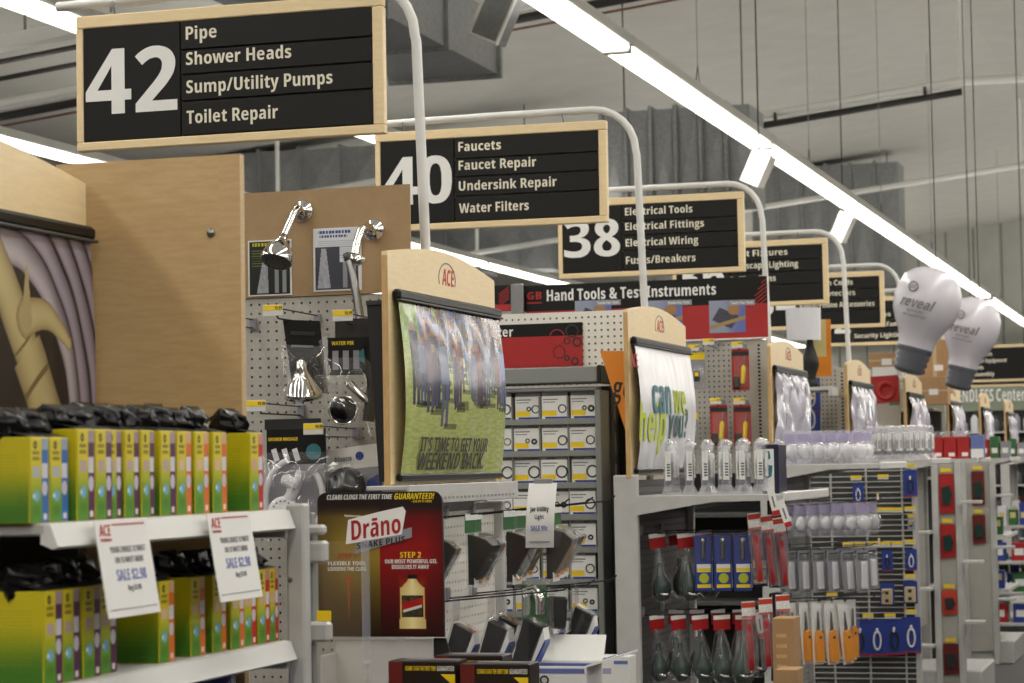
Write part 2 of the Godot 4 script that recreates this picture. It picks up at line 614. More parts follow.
func shell() -> void:
	var f := struct(box("floor", self, Vector3(-8, -0.1, -22), Vector3(44, 0.2, 66), M.floor_tile, 0.0))
	tag(f, "dark grey speckled shop floor", "")
	for s in [-1.0, 1.0]:
		var w := 28.0 if s < 0 else 18.0
		var st := new_st()
		var a := atan(PITCH_ROOF)
		add_box(st, Vector3.ZERO, Vector3(w / cos(a), 0.2, 66), 0.0)
		var o := put("ceiling", st.commit(), M.roof, self, Vector3(RIDGE_X + s * w / 2, RIDGE_Y - PITCH_ROOF * w / 2 + 0.1, -22), Vector3(0, 0, -s * a))
		struct(o)
		tag(o, "pale painted roof deck sloping down %s the ridge" % ("left of" if s < 0 else "right of"), "")
	var back := struct(box("wall_back", self, Vector3(-8, 3.6, -54.1), Vector3(44, 7.4, 0.2), M.grey_paint, 0.0))
	tag(back, "grey sheet-metal far wall made of upright panels", "")
	for i in 44:
		box("panel", back, Vector3(-13.0 + i * 0.62, 0, 0.12), Vector3(0.595, 7.3, 0.05), M.wall, 0.015)
	struct(box("wall_left", self, Vector3(-30.1, 2.9, -22), Vector3(0.2, 6, 66), M.wall, 0.0))
	struct(box("wall_right", self, Vector3(14.1, 3.4, -22), Vector3(0.2, 7, 66), M.wall, 0.0))
	struct(box("wall_front", self, Vector3(-8, 3.6, 11.1), Vector3(44, 7.4, 0.2), M.wall, 0.0))

func tie_y(x: float) -> float:
	return 6.06 - (0.11 * (RIDGE_X - x) if x < RIDGE_X else 0.015 * (x - RIDGE_X))

func ceiling_things() -> void:
	# white tie pipes hung under the ridge, with a dark pipe clipped below them
	var k := 0
	for z in [-20.0, -28.0, -36.5]:
		var t := thing("roof_tie_pipe", "%s white pipe running across under the roof, %s of three" % ["pale" if k else "thin", ["nearest", "middle", "farthest"][k]], "pipe", Vector3(0, 0, z), "white pipes under the roof")
		var r: float = [0.05, 0.05, 0.045][k]
		tube("pipe", t, [Vector3(-16, tie_y(-16), 0), Vector3(-9, tie_y(-9), 0), Vector3(RIDGE_X, tie_y(RIDGE_X), 0), Vector3(6, tie_y(6), 0)], r, M.white_steel, 10)
		rod("hanger", t, Vector3(RIDGE_X, tie_y(RIDGE_X), 0), Vector3(RIDGE_X, roof_y(RIDGE_X), 0), 0.035, M.white_steel)
		rod("hanger", t, Vector3(-11.5, tie_y(-11.5), 0), Vector3(-11.5, roof_y(-11.5), 0), 0.03, M.white_steel)
		rod("hanger", t, Vector3(3.5, tie_y(3.5), 0), Vector3(3.5, roof_y(3.5), 0), 0.03, M.white_steel)
		if k < 2:
			var d := thing("sprinkler_pipe", "dark pipe slung just below the %s pale roof pipe" % ["nearest", "middle"][k], "pipe", Vector3(0, 0, z + 0.05), "dark pipes under the roof")
			tube("pipe", d, [Vector3(-16, tie_y(-16) - 0.13, 0), Vector3(RIDGE_X, tie_y(RIDGE_X) - 0.13, 0)], 0.042, M.pipe_dark, 8)
			for x in [-13.0, -9.0, -5.0, -3.2]:
				box("clip", d, Vector3(x, tie_y(x) - 0.07, 0), Vector3(0.03, 0.14, 0.09), M.pipe_dark)
		k += 1
	for i in 3:
		var zz: float = [-15.2, -16.6, -17.6][i]
		var p0 := pz(0, [44.0, 62.0, 79.0][i], -zz)
		var b := thing("roof_purlin", ["broad white beam crossing under the roof at upper left", "upper thin dark bar crossing behind the white beam at upper left", "lower thin dark bar crossing behind the white beam at upper left"][i], "beam", Vector3(0, 0, zz), "bars under the roof at upper left")
		var e := [Vector3(-16, p0.y - 0.11 * (p0.x + 16.0), 0), Vector3(RIDGE_X, p0.y + 0.11 * (RIDGE_X - p0.x), 0)]
		if i == 0:
			prism("beam", b, [Vector2(e[0].x, e[0].y - 0.05), Vector2(e[1].x, e[1].y - 0.05), Vector2(e[1].x, e[1].y + 0.05), Vector2(e[0].x, e[0].y + 0.05)], 0.14, M.white_steel)
		else:
			tube("bar", b, e, 0.022, M.pipe_dark, 8)
		for x in [-13.0, -8.2, -4.0]:
			rod("hanger", b, Vector3(x, e[0].y + 0.11 * (x + 16.0), 0), Vector3(x, roof_y(x), 0), 0.012, M.grey_paint, 6)
	var c := thing("conduit", "thin reddish conduit crossing under the nearest roof pipe", "conduit", Vector3(0, 0, -19.6))
	tube("pipe", c, [Vector3(-16, tie_y(-16) - 0.30, 0), Vector3(-3, tie_y(-3) - 0.30, 0)], 0.012, M.pipe_red, 6)
	for x in [-12.0, -7.0, -4.0]:
		rod("hanger", c, Vector3(x, tie_y(x) - 0.3, 0), Vector3(x, roof_y(x), 0), 0.006, M.pipe_red, 5)
	# the near duct along the aisles, open end flange towards the far wall
	var d1 := thing("near_duct", "galvanised square duct with flanged end beside the long strip light", "duct", Vector3(-5.26, 4.63, -16.0), "ducts under the roof")
	for i in 9:
		box("duct_section", d1, Vector3(0, 0, 0.6 + 1.2 * i), Vector3(0.80, 0.44, 1.17), M.zinc, 0.004)
		box("flange", d1, Vector3(0, 0, 1.2 * i), Vector3(0.86, 0.50, 0.035), M.zinc, 0.004)
	for i in 3:
		for s in [-1, 1]:
			rod("hanger", d1, Vector3(0.40 * s, 0.24, 1.5 + 3.5 * i), Vector3(0.40 * s, roof_y(-5.26 + 0.4 * s) - 4.63, 1.5 + 3.5 * i), 0.008, M.wire, 5)
	cross_duct(pz(610, 118, 25), pz(760, 205, 25), 25, 6, "galvanised duct crossing behind sign 38 with creased panels")
	cross_duct(pz(757, 172, 40), pz(905, 286, 40), 40, 6, "dull galvanised duct crossing behind the small signs, beyond the creased one")
	cross_duct(pz(230, 158, 30), pz(560, 196, 30), 30, 8, "grey duct seen above the brown shower board, far behind")
	cross_duct(pz(380, 232, 40), pz(600, 268, 40), 40, 6, "lowest grey duct seen under sign 40, near the far wall")
	# three tilted boxes with bright rims hung in a row
	var spots := [[493, 14, 13.6, 0.24, 0.32], [756, 168, 18.2, 0.17, 0.26], [841, 227, 24.0, 0.16, 0.28]]
	for i in 3:
		var s: Array = spots[i]
		var p := pz(s[0], s[1], s[2])
		var t := thing("tilted_panel_box", "tilted grey metal box with white rim hung by the long light, %s of three" % ["nearest", "middle", "farthest"][i], "fixture", p, "tilted boxes hung under the roof")
		var h := Node3D.new()
		t.rotation = Vector3(-0.15, -0.35, -0.42)
		var w: float = s[3]
		var hh: float = s[4]
		h.free()
		box("body", t, Vector3(0, 0, -0.05), Vector3(w, hh, 0.09), M.zinc if i == 0 else M.white_steel, 0.006)
		for e in [-1, 1]:
			box("rim", t, Vector3(e * w / 2, 0, 0.0), Vector3(0.018, hh + 0.02, 0.025), M.white_steel, 0.004)
			box("rim", t, Vector3(0, e * hh / 2, 0.0), Vector3(w + 0.02, 0.018, 0.025), M.white_steel, 0.004)
		var up := (t.transform.basis.inverse() * Vector3(0, roof_y(p.x) - p.y, 0))
		rod("hanger", t, Vector3(0, 0.0, -0.05), up + Vector3(0, 0, -0.05), 0.006, M.wire, 5)
	# steep conduit at the right edge
	var rp := thing("right_conduit", "dark rusty pipe pair running along the roof at the right edge", "pipe")
	for i in 2:
		tube("pipe", rp, [Vector3(-1.02 + 0.12 * i, 5.0, -14.0), Vector3(-1.02 + 0.12 * i, 5.0, -26.0)], 0.03, M.pipe_red if i else M.pipe_dark, 8)
	for z in [-15.0, -25.0]:
		rod("hanger", rp, Vector3(-0.96, 5.0, z), Vector3(-0.96, roof_y(-0.96), z), 0.008, M.wire, 5)

func cross_duct(a: Vector3, b: Vector3, d: float, n: int, label: String) -> void:
	var t := thing("cross_duct", label, "duct", Vector3((a.x + b.x) / 2, (a.y + b.y) / 2, -d), "ducts under the roof")
	var w := absf(b.x - a.x) / n
	var h := absf(a.y - b.y)
	for i in n:
		var x := (i - (n - 1) / 2.0) * w
		# creased section: a shallow pyramid on the face
		var st := new_st()
		add_box(st, Vector3.ZERO, Vector3(w - 0.03, h, 0.8), 0.0)
		var c := [Vector3(-w / 2 + 0.03, -h / 2 + 0.02, 0.401), Vector3(w / 2 - 0.03, -h / 2 + 0.02, 0.401), Vector3(w / 2 - 0.03, h / 2 - 0.02, 0.401), Vector3(-w / 2 + 0.03, h / 2 - 0.02, 0.401)]
		var apex := Vector3(0, 0, 0.445)
		for k in 4:
			var e1: Vector3 = c[k]
			var e2: Vector3 = c[(k + 1) % 4]
			var nn := (e2 - e1).cross(apex - e1).normalized()
			face(st, [e1, e2, apex], nn if nn.z > 0 else -nn)
		put("duct_section", st.commit(), M.zinc, t, Vector3(x, 0, 0))
		box("flange", t, Vector3(x - w / 2, 0, 0), Vector3(0.04, h + 0.08, 0.88), M.zinc, 0.004)
	for s in [-0.4, 0.4]:
		rod("hanger", t, Vector3(s * w * n, h / 2, 0), Vector3(s * w * n, roof_y(t.position.x + s * w * n) - t.position.y, 0), 0.008, M.wire, 5)

# the shelving that stands just outside the frame and keeps lamp light off the lower shelves
func neighbour_runs() -> void:
	var runs := [["long stocked shelf run behind the hose poster board", Vector3(-4.6, 0, -3.52), Vector3(4.9, 1.95, 0.62)], ["stocked shelf run left of the camera", Vector3(-4.6, 0, -0.92), Vector3(4.9, 1.95, 0.9)], ["stocked shelf run behind the camera at left", Vector3(-4.6, 0, 1.70), Vector3(4.9, 1.95, 0.9)], ["tall stocked shelf run along the right of the walkway", Vector3(1.35, 0, -13.0), Vector3(0.7, 2.2, 34.0)]]
	for r in runs:
		var size: Vector3 = r[2]
		var t := thing("stocked_run", r[0], "shelving", r[1], "shelf runs around the camera")
		var along_x := size.x > size.z
		box("spine", t, Vector3(0, size.y / 2, 0), Vector3(size.x, size.y, 0.04) if along_x else Vector3(0.04, size.y, size.z), M.peg_grey, 0.0)
		for k in 5:
			var y := 0.16 + k * (size.y - 0.2) / 4.0
			box("shelf", t, Vector3(0, y, 0), Vector3(size.x, 0.02, size.z), M.white_paint, 0.0)
			if k < 4:
				for q in (9 if along_x else 40):
					var n := 9.0 if along_x else 40.0
					var f := (q + 0.5) / n - 0.5
					var hgt := 0.20 + 0.12 * fmod(q * 0.37 + k * 0.61, 1.0)
					for sd in [-1, 1]:
						var o := Vector3(f * size.x, y + 0.01 + hgt / 2, sd * size.z * 0.26) if along_x else Vector3(sd * size.x * 0.26, y + 0.01 + hgt / 2, f * size.z)
						var e := Vector3(size.x / n - 0.03, hgt, size.z * 0.4) if along_x else Vector3(size.x * 0.4, hgt, size.z / n - 0.03)
						if sd * o.x < 0 and not along_x or not along_x and sd > 0: continue
						box("stock_box", t, o, e, [M.cardboard, M.plastic_grey, M.blue, M.dark_grey, M.drain_red][(q + k) % 5], 0.0)

# ------------------------------------------------------------------ aisle signs
func aisle_signs() -> void:
	var signs := [
		["42", [["Pipe", 31], ["Shower Heads", 105], ["Sump/Utility Pumps", 145], ["Toilet Repair", 91]], 307.0, 0.0],
		["40", [["Faucets", 43], ["Faucet Repair", 78], ["Undersink Repair", 98], ["Water Filters", 70]], 233.0, -0.004],
		["38", [["Electrical Tools", 67], ["Electrical Fittings", 78], ["Electrical Wiring", 72], ["Fuses/Breakers", 69]], 185.0, 0.0],
		["36", [["Light Fixtures", 58], ["Landscape Lighting", 68], ["Ceiling Fans", 46]], 153.0, 0.004],
		["34", [["Extension Cords", 51], ["Surge Protectors", 53], ["Radio/Phone Accessories", 71]], 127.0, 0.0],
		["32", [["Batteries", 26], ["Light Bulbs", 34], ["Household Fans", 42], ["Security Lighting", 46]], 108.0, 0.0],
	]
	var tint := ["large", "second", "third", "fourth", "fifth", "sixth"]
	for i in signs.size():
		var s: Array = signs[i]
		var z := -(6.2 + 2.617 * i)
		var W := 0.955
		var H := 0.398
		var t := thing("aisle_sign", "black aisle sign %s in a pale wooden frame, %s from the camera" % [s[0], ["nearest"] [0] if i == 0 else tint[i]], "sign", Vector3([-2.694, -2.718, -2.69, -2.692, -2.71, -2.71][i], 2.742, z), "hanging aisle signs")
		t.rotation.z = s[3]
		# frame of four rails and a back
		box("frame_rail", t, Vector3(0, H / 2 - 0.018, 0), Vector3(W, 0.037, 0.03), M.wood, 0.003)
		box("frame_rail", t, Vector3(0, -H / 2 + 0.013, 0), Vector3(W, 0.026, 0.03), M.wood, 0.003)
		box("frame_stile", t, Vector3(-W / 2 + 0.011, -0.0055, 0), Vector3(0.022, H - 0.063, 0.03), M.wood, 0.003)
		box("frame_stile", t, Vector3(W / 2 - 0.016, -0.0055, 0), Vector3(0.032, H - 0.063, 0.03), M.wood, 0.003)
		box("backing", t, Vector3(0, 0, -0.006), Vector3(W - 0.01, H - 0.01, 0.012), M.wood, 0.0)
		var x0 := -W / 2 + 0.022
		var x1 := W / 2 - 0.032
		var y1 := H / 2 - 0.037
		var y0 := -H / 2 + 0.026
		var xm := x0 + (x1 - x0) * 0.345
		span("number_plate", t, Vector3(x0, y0, 0), Vector3(xm - 0.002, y1, 0.012), M.black, 0.002)
		var ys := [0.0, 0.255, 0.47, 0.70, 1.0]
		for k in 4:
			span("name_slat", t, Vector3(xm + 0.001, y1 - (y1 - y0) * ys[k + 1] + 0.002, 0), Vector3(x1, y1 - (y1 - y0) * ys[k], 0.014), M.black_slat, 0.003)
		text(t, s[0], 0.188, M.number, Vector3(-W / 2 + 0.030, -0.002, 0.0132), 0.292, -1, Vector3.ZERO, 0.0, "number")
		var rows: Array = s[1]
		var fy := [0.185, 0.372, 0.578, 0.80]
		for k in rows.size():
			text(t, rows[k][0], 0.037, M.cream, Vector3(-W / 2 + 0.368 * W, H / 2 - fy[k] * H, 0.0152), rows[k][1] / s[2] * W, -1, Vector3.ZERO, 0.0, "name")
		# the two hooks it hangs from
		for hx in [-0.36, 0.30]:
			tube("hook", t, [Vector3(hx, H / 2 - 0.02, 0), Vector3(hx + 0.004, H / 2 + 0.01, 0.004), Vector3(hx, H / 2 + 0.034, 0.012), Vector3(hx, H / 2 + 0.05, 0)], 0.003, M.steel, 6)
		# post with the bent arm
		var p := thing("sign_post", "white bent tube post carrying the %s aisle sign" % (["nearest", "second nearest", "third nearest", "fourth nearest", "fifth nearest", "sixth nearest"][i]), "post", Vector3(0, 0, z - 0.004), "white sign posts")
		var pts := [Vector3(XP + 0.022, 1.0, 0), Vector3(XP + 0.01, 2.2, 0), Vector3(XP - 0.008, 2.80, 0)]
		var ya := 2.985
		for k in 7:
			var a := PI / 2 * k / 6
			pts.append(Vector3(XP - 0.012 - 0.17 * (1 - cos(a)), ya - 0.17 + 0.17 * sin(a), 0))
		pts.append(Vector3(-2.75, ya, 0))
		pts.append(Vector3(-3.24, ya - 0.006, 0))
		tube("arm", p, pts, 0.0145, M.white, 12)
		rod("foot", p, Vector3(XP + 0.022, 0.0, 0), Vector3(XP + 0.022, 1.0, 0), 0.022, M.white, 10)
		box("coupling", p, Vector3(XP + 0.02, 1.02, 0), Vector3(0.055, 0.06, 0.055), M.white, 0.006)

# ------------------------------------------------------------------ aisle-end headers
# board with an arched top, clamp rail, hanging poster and bottom bar; built facing +z, then turned to face the walkway
func header(zc: float, w: float, label: String, poster: Material, wave: float, bulge: float, sd: int, badge := true) -> Node3D:
	var t := thing("endcap_header", label, "display board", Vector3(XE, 0, zc), "poster boards on the aisle ends", PI / 2)
	var h := w / 2
	var poly := [Vector2(-h, 1.56), Vector2(h, 1.56), Vector2(h, 2.148)]
	for k in 13:
		var f := k / 12.0
		poly.append(Vector2(h - f * w, 2.148 + 0.04 * sin(PI * clampf(f * 1.0, 0, 1)) + 0.012 * f))
	var uniq := [poly[0], poly[1]]
	for k in range(3, poly.size()):
		uniq.append(poly[k])
	prism("board", t, uniq, 0.016, M.wood, Vector3(0, 0, -0.008))
	box("edge_strip", t, Vector3(-h - 0.001, 1.85, -0.008), Vector3(0.004, 0.60, 0.017), M.wood_edge, 0.001)
	box("clamp_rail", t, Vector3(0.012, 2.05, 0.012), Vector3(w - 0.03, 0.028, 0.024), M.rail, 0.008)
	box("rail_groove", t, Vector3(0.012, 2.036, 0.020), Vector3(w - 0.03, 0.006, 0.016), M.dark_grey, 0.002)
	var n := noise(sd, 1.0)
	var f := func(u: float, v: float) -> Vector3:
		var fold := n.get_noise_2d(u * 9.0, v * 0.9) * wave * smoothstep(0.0, 0.15, v)
		return Vector3(-h + 0.03 + u * (w - 0.045), 2.04 - v * 0.455, 0.016 + bulge * sin(PI * v) * (0.6 + 0.4 * cos(PI * (u - 0.5))) + fold)
	sheet("poster", t, 36, 20, f, poster)
	box("bottom_bar", t, Vector3(0.008, 1.577, 0.012), Vector3(w - 0.04, 0.02, 0.018), M.rail, 0.005)
	if badge:
		var b := text(t, "ACE", 0.045, M.red_print, Vector3(0.03, 2.125, 0.0005), 0.10, 0, Vector3.ZERO, 0.15, "logo")
		var arc := []
		for k in 17:
			var a := deg_to_rad(-20 + 220.0 * k / 16)
			arc.append(Vector3(0.02 + 0.072 * cos(a), 2.12 + 0.045 * sin(a), 0.0))
		tube("logo_ring", t, arc, 0.002, M.grey_ink, 5)
	return t

func rack(zc: float, w: float, label: String, face_mat: Material, ytop := 1.563) -> Node3D:
	var t := thing("endcap_rack", label, "rack", Vector3(0, 0, zc), "white racks at the aisle ends")
	for s in [-1, 1]:
		box("upright", t, Vector3(XE - 0.022, ytop / 2, s * (w / 2 - 0.015)), Vector3(0.088, ytop, 0.03), M.white_paint, 0.004)
	var pb := put("peg_panel", pegboard_mesh(w - 0.06, ytop - 0.45, 0.0254, 0.007), face_mat, t, Vector3(XE - 0.004, 0.43, w / 2 - 0.03), Vector3(0, PI / 2, 0))
	box("cavity_back", pb, Vector3((w - 0.06) / 2, (ytop - 0.45) / 2, -0.02), Vector3(w - 0.06, ytop - 0.45, 0.004), M.cavity, 0.0)
	box("base_deck", t, Vector3(XE + 0.21, 0.09, 0), Vector3(0.50, 0.18, w), M.white_paint, 0.01)
	return t

func rack_shelf(t: Node3D, w: float, y: float, depth: float) -> void:
	var sh := box("shelf", t, Vector3(XE + depth / 2, y - 0.008, 0), Vector3(depth, 0.016, w - 0.004), M.white_paint, 0.003)
	for s in [-1, 1]:
		prism("bracket", sh, [Vector2(-depth / 2, 0.008), Vector2(depth / 2, 0.008), Vector2(depth / 2, -0.012), Vector2(-depth / 2 + depth * 0.55, -0.014), Vector2(-depth / 2, -0.062)], 0.004, M.white_paint, Vector3(0, -0.002, s * (w / 2 + 0.001)))
	box("price_rail", sh, Vector3(depth / 2 + 0.008, -0.002, 0), Vector3(0.014, 0.034, w), M.white, 0.004)

# ------------------------------------------------------------------ aisle end 44: green cartons
func hose_print() -> ImageTexture:
	return picture(400, 224, func(u: float, v: float):
		var p := Vector2(u * 1.945, v)
		var c := Color(0.11, 0.10, 0.12)
		var q := Vector2((p.x - 1.22) / 0.57, (p.y - 0.95) / 0.865)
		var d := q.length()
		for k in 5:
			var r: float = 1.0 + 0.165 * k
			var e := absf(d - r) / (0.085 if k == 0 else 0.07)
			if e < 1.0:
				var s := sqrt(1.0 - e * e)
				c = Color(0.30, 0.27, 0.31).lerp(Color(0.66, 0.62, 0.68) if k else Color(0.74, 0.71, 0.73), s * clampf(0.75 + (r - d) * 5.0, 0, 1))
		# pale nozzle lying across with a lever, the hose running on from it
		var a := Vector2(1.10, 0.10)
		var b := Vector2(1.57, 0.80)
		var tt := clampf((p - a).dot(b - a) / (b - a).length_squared(), 0, 1)
		var g := Vector2(1.57, 0.80)
		var g2 := Vector2(1.78, 1.12)
		var tg := clampf((p - g).dot(g2 - g) / (g2 - g).length_squared(), 0, 1)
		var eg := (p - g.lerp(g2, tg)).length() / 0.065
		if eg < 1.0: c = Color(0.34, 0.32, 0.37).lerp(Color(0.62, 0.58, 0.64), sqrt(1 - eg * eg))
		var e2 := (p - a.lerp(b, tt)).length() / (0.10 if tt < 0.55 else 0.125)
		if e2 < 1.0:
			c = Color(0.40, 0.34, 0.22).lerp(Color(0.70, 0.64, 0.46), sqrt(1 - e2 * e2))
			if tt > 0.70 and tt < 0.73 or tt > 0.5 and tt < 0.515: c = Color(0.42, 0.35, 0.22)
		var a3 := Vector2(1.36, 0.36)
		var b3 := Vector2(1.70, 0.44)
		var t3 := clampf((p - a3).dot(b3 - a3) / (b3 - a3).length_squared(), 0, 1)
		var m3 := a3.lerp(b3, t3) - Vector2(0, 0.06 * sin(PI * t3))
		var e3 := (p - m3).length() / lerpf(0.085, 0.03, t3)
		if e3 < 1.0: c = Color(0.46, 0.39, 0.26).lerp(Color(0.72, 0.66, 0.48), sqrt(1 - e3 * e3))
		var a5 := Vector2(1.36, 0.36)
		var b5 := Vector2(1.38, 0.16)
		var t5 := clampf((p - a5).dot(b5 - a5) / (b5 - a5).length_squared(), 0, 1)
		if (p - a5.lerp(b5, t5)).length() < lerpf(0.05, 0.01, t5): c = Color(0.64, 0.58, 0.42)
		return c)

func carton_print(stripe: Color) -> ImageTexture:
	var n := noise(77, 1.0)
	return picture(96, 192, func(u: float, v: float):
		var g := Color(0.84, 0.77, 0.10).lerp(Color(0.32, 0.56, 0.13), smoothstep(0.30, 0.95, v))
		var c := g
		if u > 0.62:
			c = stripe
			if v > 0.30 and v < 0.48 and absf(u - 0.80) < 0.16: c = Color(0.82, 0.81, 0.84)
			if Vector2((u - 0.79) * 1.2, (v - 0.60) * 2.2).length() < 0.19: c = Color(0.78, 0.76, 0.80)
			if v > 0.90 and u > 0.72 and u < 0.9 and v < 0.97: c = Color(0.88, 0.85, 0.8)
			if v < 0.14: c = Color(0.80, 0.78, 0.72).lerp(stripe, 0.35)
		else:
			var q := Vector2((u - 0.28) * 1.0, (v - 0.085) * 2.0)
			if q.length() < 0.10 and q.length() > 0.03: c = Color(0.22, 0.2, 0.10)
			if u > 0.12 and u < 0.50 and (v > 0.155 and v < 0.20 or v > 0.225 and v < 0.265) and fmod(u * 17.0, 1.0) < 0.66: c = Color(0.30, 0.27, 0.08)
			if u > 0.14 and u < 0.50 and v > 0.34 and v < 0.47: c = Color(0.84, 0.80, 0.74).lerp(stripe, 0.25 + 0.3 * n.get_noise_2d(u * 30, v * 60))
			if Vector2((u - 0.34) * 0.75, (v - 0.69) * 1.7).length() < 0.115: c = Color(0.45, 0.68, 0.86)
			if Vector2((u - 0.20) * 0.75, (v - 0.69) * 1.7).length() < 0.05: c = Color(0.82, 0.9, 0.85)
			if v > 0.80 and v < 0.95 and u > 0.12 and u < 0.5 and fmod(v * 40.0, 1.0) < 0.35: c = g.darkened(0.25)
		return c)

func carton_side_print() -> ImageTexture:
	var n := noise(78, 1.0)
	return picture(96, 192, func(u: float, v: float):
		var g := Color(0.78, 0.72, 0.10).lerp(Color(0.27, 0.47, 0.13), smoothstep(0.28, 0.9, v))
		if v > 0.18 and v < 0.8 and u > 0.12 and u < 0.9 and fmod(v * 26.0, 1.0) < 0.4:
			g = g.lerp(Color(0.55, 0.6, 0.05), 0.35)
		return g.lightened(0.04 * n.get_noise_2d(u * 20, v * 20)))

func endcap_44() -> void:
	var zc := -3.53
	header(zc, 0.93, "wooden board with coiled hose poster at the left edge", print_mat(hose_print(), 0.3), 0.004, 0.012, 5, false)
	# frontal wooden wing panel closing the far side of the shelves
	var wp := thing("wing_panel", "upright plain maple panel with one bolt beside the green cartons", "panel", Vector3(0, 0, -4.02))
	prism("board", wp, [Vector2(-2.10, 0.1), Vector2(-1.726, 0.1), Vector2(-1.722, 2.189), Vector2(-2.10, 2.189)], 0.02, M.wood_panel)
	var bolt := pz(211, 233, 4.01)
	lathe("bolt", wp, [Vector2(0.0, 0.007), Vector2(0.005, 0.006), Vector2(0.008, 0.003), Vector2(0.009, 0.0)], M.steel, Vector3(bolt.x, bolt.y, 0.010), Vector3(PI / 2, 0, 0), 14)
	# shelf unit
	var t := thing("carton_rack", "white two-shelf rack holding rows of green and yellow cartons", "rack", Vector3(0, 0, zc), "white racks at the aisle ends")
	span("back_panel", t, Vector3(XE - 0.02, 0.2, 0.455), Vector3(XE - 0.005, 1.56, -0.465), M.dark_grey, 0.002)
	span("upright", t, Vector3(pz(286.5, 504, 4.0).x, 0, -0.466), Vector3(pz(304, 504, 4.0).x, 1.54, -0.50), M.white_paint, 0.004)
	span("upright", t, Vector3(XE - 0.05, 0, -0.465), Vector3(XE, 1.56, -0.43), M.white_paint, 0.004)
	span("upright", t, Vector3(XE - 0.05, 0, 0.465), Vector3(XE, 1.56, 0.43), M.white_paint, 0.004)
	lathe("bolt", t, [Vector2(0.0, 0.005), Vector2(0.004, 0.004), Vector2(0.006, 0.0)], M.dark_grey, Vector3(pz(291, 580, 4.0).x, pz(291, 580, 4.0).y, -0.468), Vector3(PI / 2, 0, 0), 10)
	for y in [1.53, 1.293, 0.9]:
		var sh := span("shelf", t, Vector3(XE, y - 0.018, 0.455), Vector3(-1.632, y, -0.462), M.white_paint, 0.003)
		var off: Vector3 = -sh.position
		prism("shelf_lip", sh, [Vector2(-0.012, 0.0), Vector2(0.004, -0.002), Vector2(0.016, -0.034), Vector2(0.008, -0.038), Vector2(-0.012, -0.03)], 0.915, M.white, off + Vector3(-1.628, y, -0.003))
		box("end_bracket", sh, Vector3(0.05, -0.025, -0.4585), Vector3(0.30, 0.035, 0.006), M.white_paint, 0.002)
	# slotted strip and short shelf ends on the far side of the rack
	var sl := thing("slotted_upright", "grey slotted upright with stub shelf ends behind the carton rack", "upright", Vector3(0, 0, -4.10))
	var p0 := pz(304, 545, 4.1)
	var p1 := pz(316, 683, 4.1)
	span("strip", sl, Vector3(p0.x, 0, -0.01), Vector3(p1.x, p0.y + 0.06, 0.01), M.grey_paint, 0.002)
	for k in 8:
		box("slot", sl, Vector3(p1.x - 0.010, pz(310, 560 + 15 * k, 4.1).y, 0.0105), Vector3(0.005, 0.010, 0.003), M.cavity, 0.0)
	for v in [[530, 305, 326, 10], [552, 305, 328, 22], [632, 305, 332, 20]]:
		var a := pz(v[1], v[0] - v[3] / 2.0, 4.08)
		var b := pz(v[2], v[0] + v[3] / 2.0, 4.08)
		span("shelf_end", sl, Vector3(a.x, a.y, 0.0), Vector3(b.x - 0.004, b.y, 0.03), M.white_paint, 0.005)
	# cartons
	var stripes := {"blue": Color(0.22, 0.42, 0.68), "purple": Color(0.33, 0.15, 0.30), "orange": Color(0.85, 0.43, 0.14), "red": Color(0.74, 0.12, 0.12)}
	var fm := {}
	for k in stripes:
		fm[k] = print_mat(carton_print(stripes[k]), 0.4)
	var sm := print_mat(carton_side_print(), 0.4)
	var upper := [[-3.12, "blue"], [-3.183, "blue"], [-3.252, "purple"], [-3.31, "purple"], [-3.363, "purple"], [-3.416, "purple"], [-3.466, "purple"], [-3.547, "purple"], [-3.614, "orange"], [-3.687, "orange"], [-3.767, "orange"], [-3.919, "red"]]
	var lower := [[-3.146, "purple"], [-3.203, "purple"], [-3.269, "purple"], [-3.337, "purple"], [-3.542, "orange"], [-3.673, "orange"], [-3.756, "orange"], [-3.819, "orange"], [-3.884, "red"], [-3.94, "red"], [-3.985, "red"]]
	for row in 2:
		var list: Array = [upper, lower][row]
		for i in list.size():
			var z: float = list[i][0]
			var th := 0.058
			if i > 0: th = minf(th, list[i - 1][0] - z - 0.002)
			var hh := (0.126 if i < 2 else 0.139) if row == 0 else (0.138 if i < 4 else 0.132)
			var front := -1.645 + rng.randf_range(-0.006, 0.004)
			var c := thing("carton", "yellow and green carton with %s stripe, %s from the left on the %s shelf" % [list[i][1], ORD[i], ["upper", "lower"][row]], "box", Vector3(front, [1.53, 1.293][row], z + th / 2), "green and yellow cartons")
			box("body", c, Vector3(-0.085, hh / 2, 0), Vector3(0.17, hh, th), sm, 0.0015)
			put("front_print", sheet_quad(th - 0.003, hh - 0.003), fm[list[i][1]], c, Vector3(0.0006, hh / 2, 0), Vector3(0, PI / 2, 0))
			# the dark plastic top that sticks up behind the lid
			var tall := rng.randf_range(0.052, 0.066)
			pillow("plastic_top", c, th + 0.010, tall, 0.075, M.gloss_black, Vector3(-0.055, hh + tall * 0.22, 0), Vector3(0, PI / 2, 0), 60 + (i * 5 + row) % 7)
			prism("hang_tab", c, [Vector2(-th * 0.48, 0.0), Vector2(th * 0.48, 0.0), Vector2(th * 0.44, 0.040), Vector2(-th * 0.40, 0.034)], 0.002, M.gloss_black, Vector3(-0.030, hh, 0), Vector3(-0.25, PI / 2 + rng.randf_range(-0.2, 0.2), 0))
			sheet("lid_flap", c, 6, 4, func(u: float, v: float) -> Vector3: return Vector3(-0.002 - 0.10 * v, hh + 0.001 + 0.012 * sin(PI * v * 0.6), (0.5 - u) * th), M.deep_black)
	# shelf-edge price cards
	var cards := [[-3.265, 0.175, "left"], [-3.672, 0.175, "right"]]
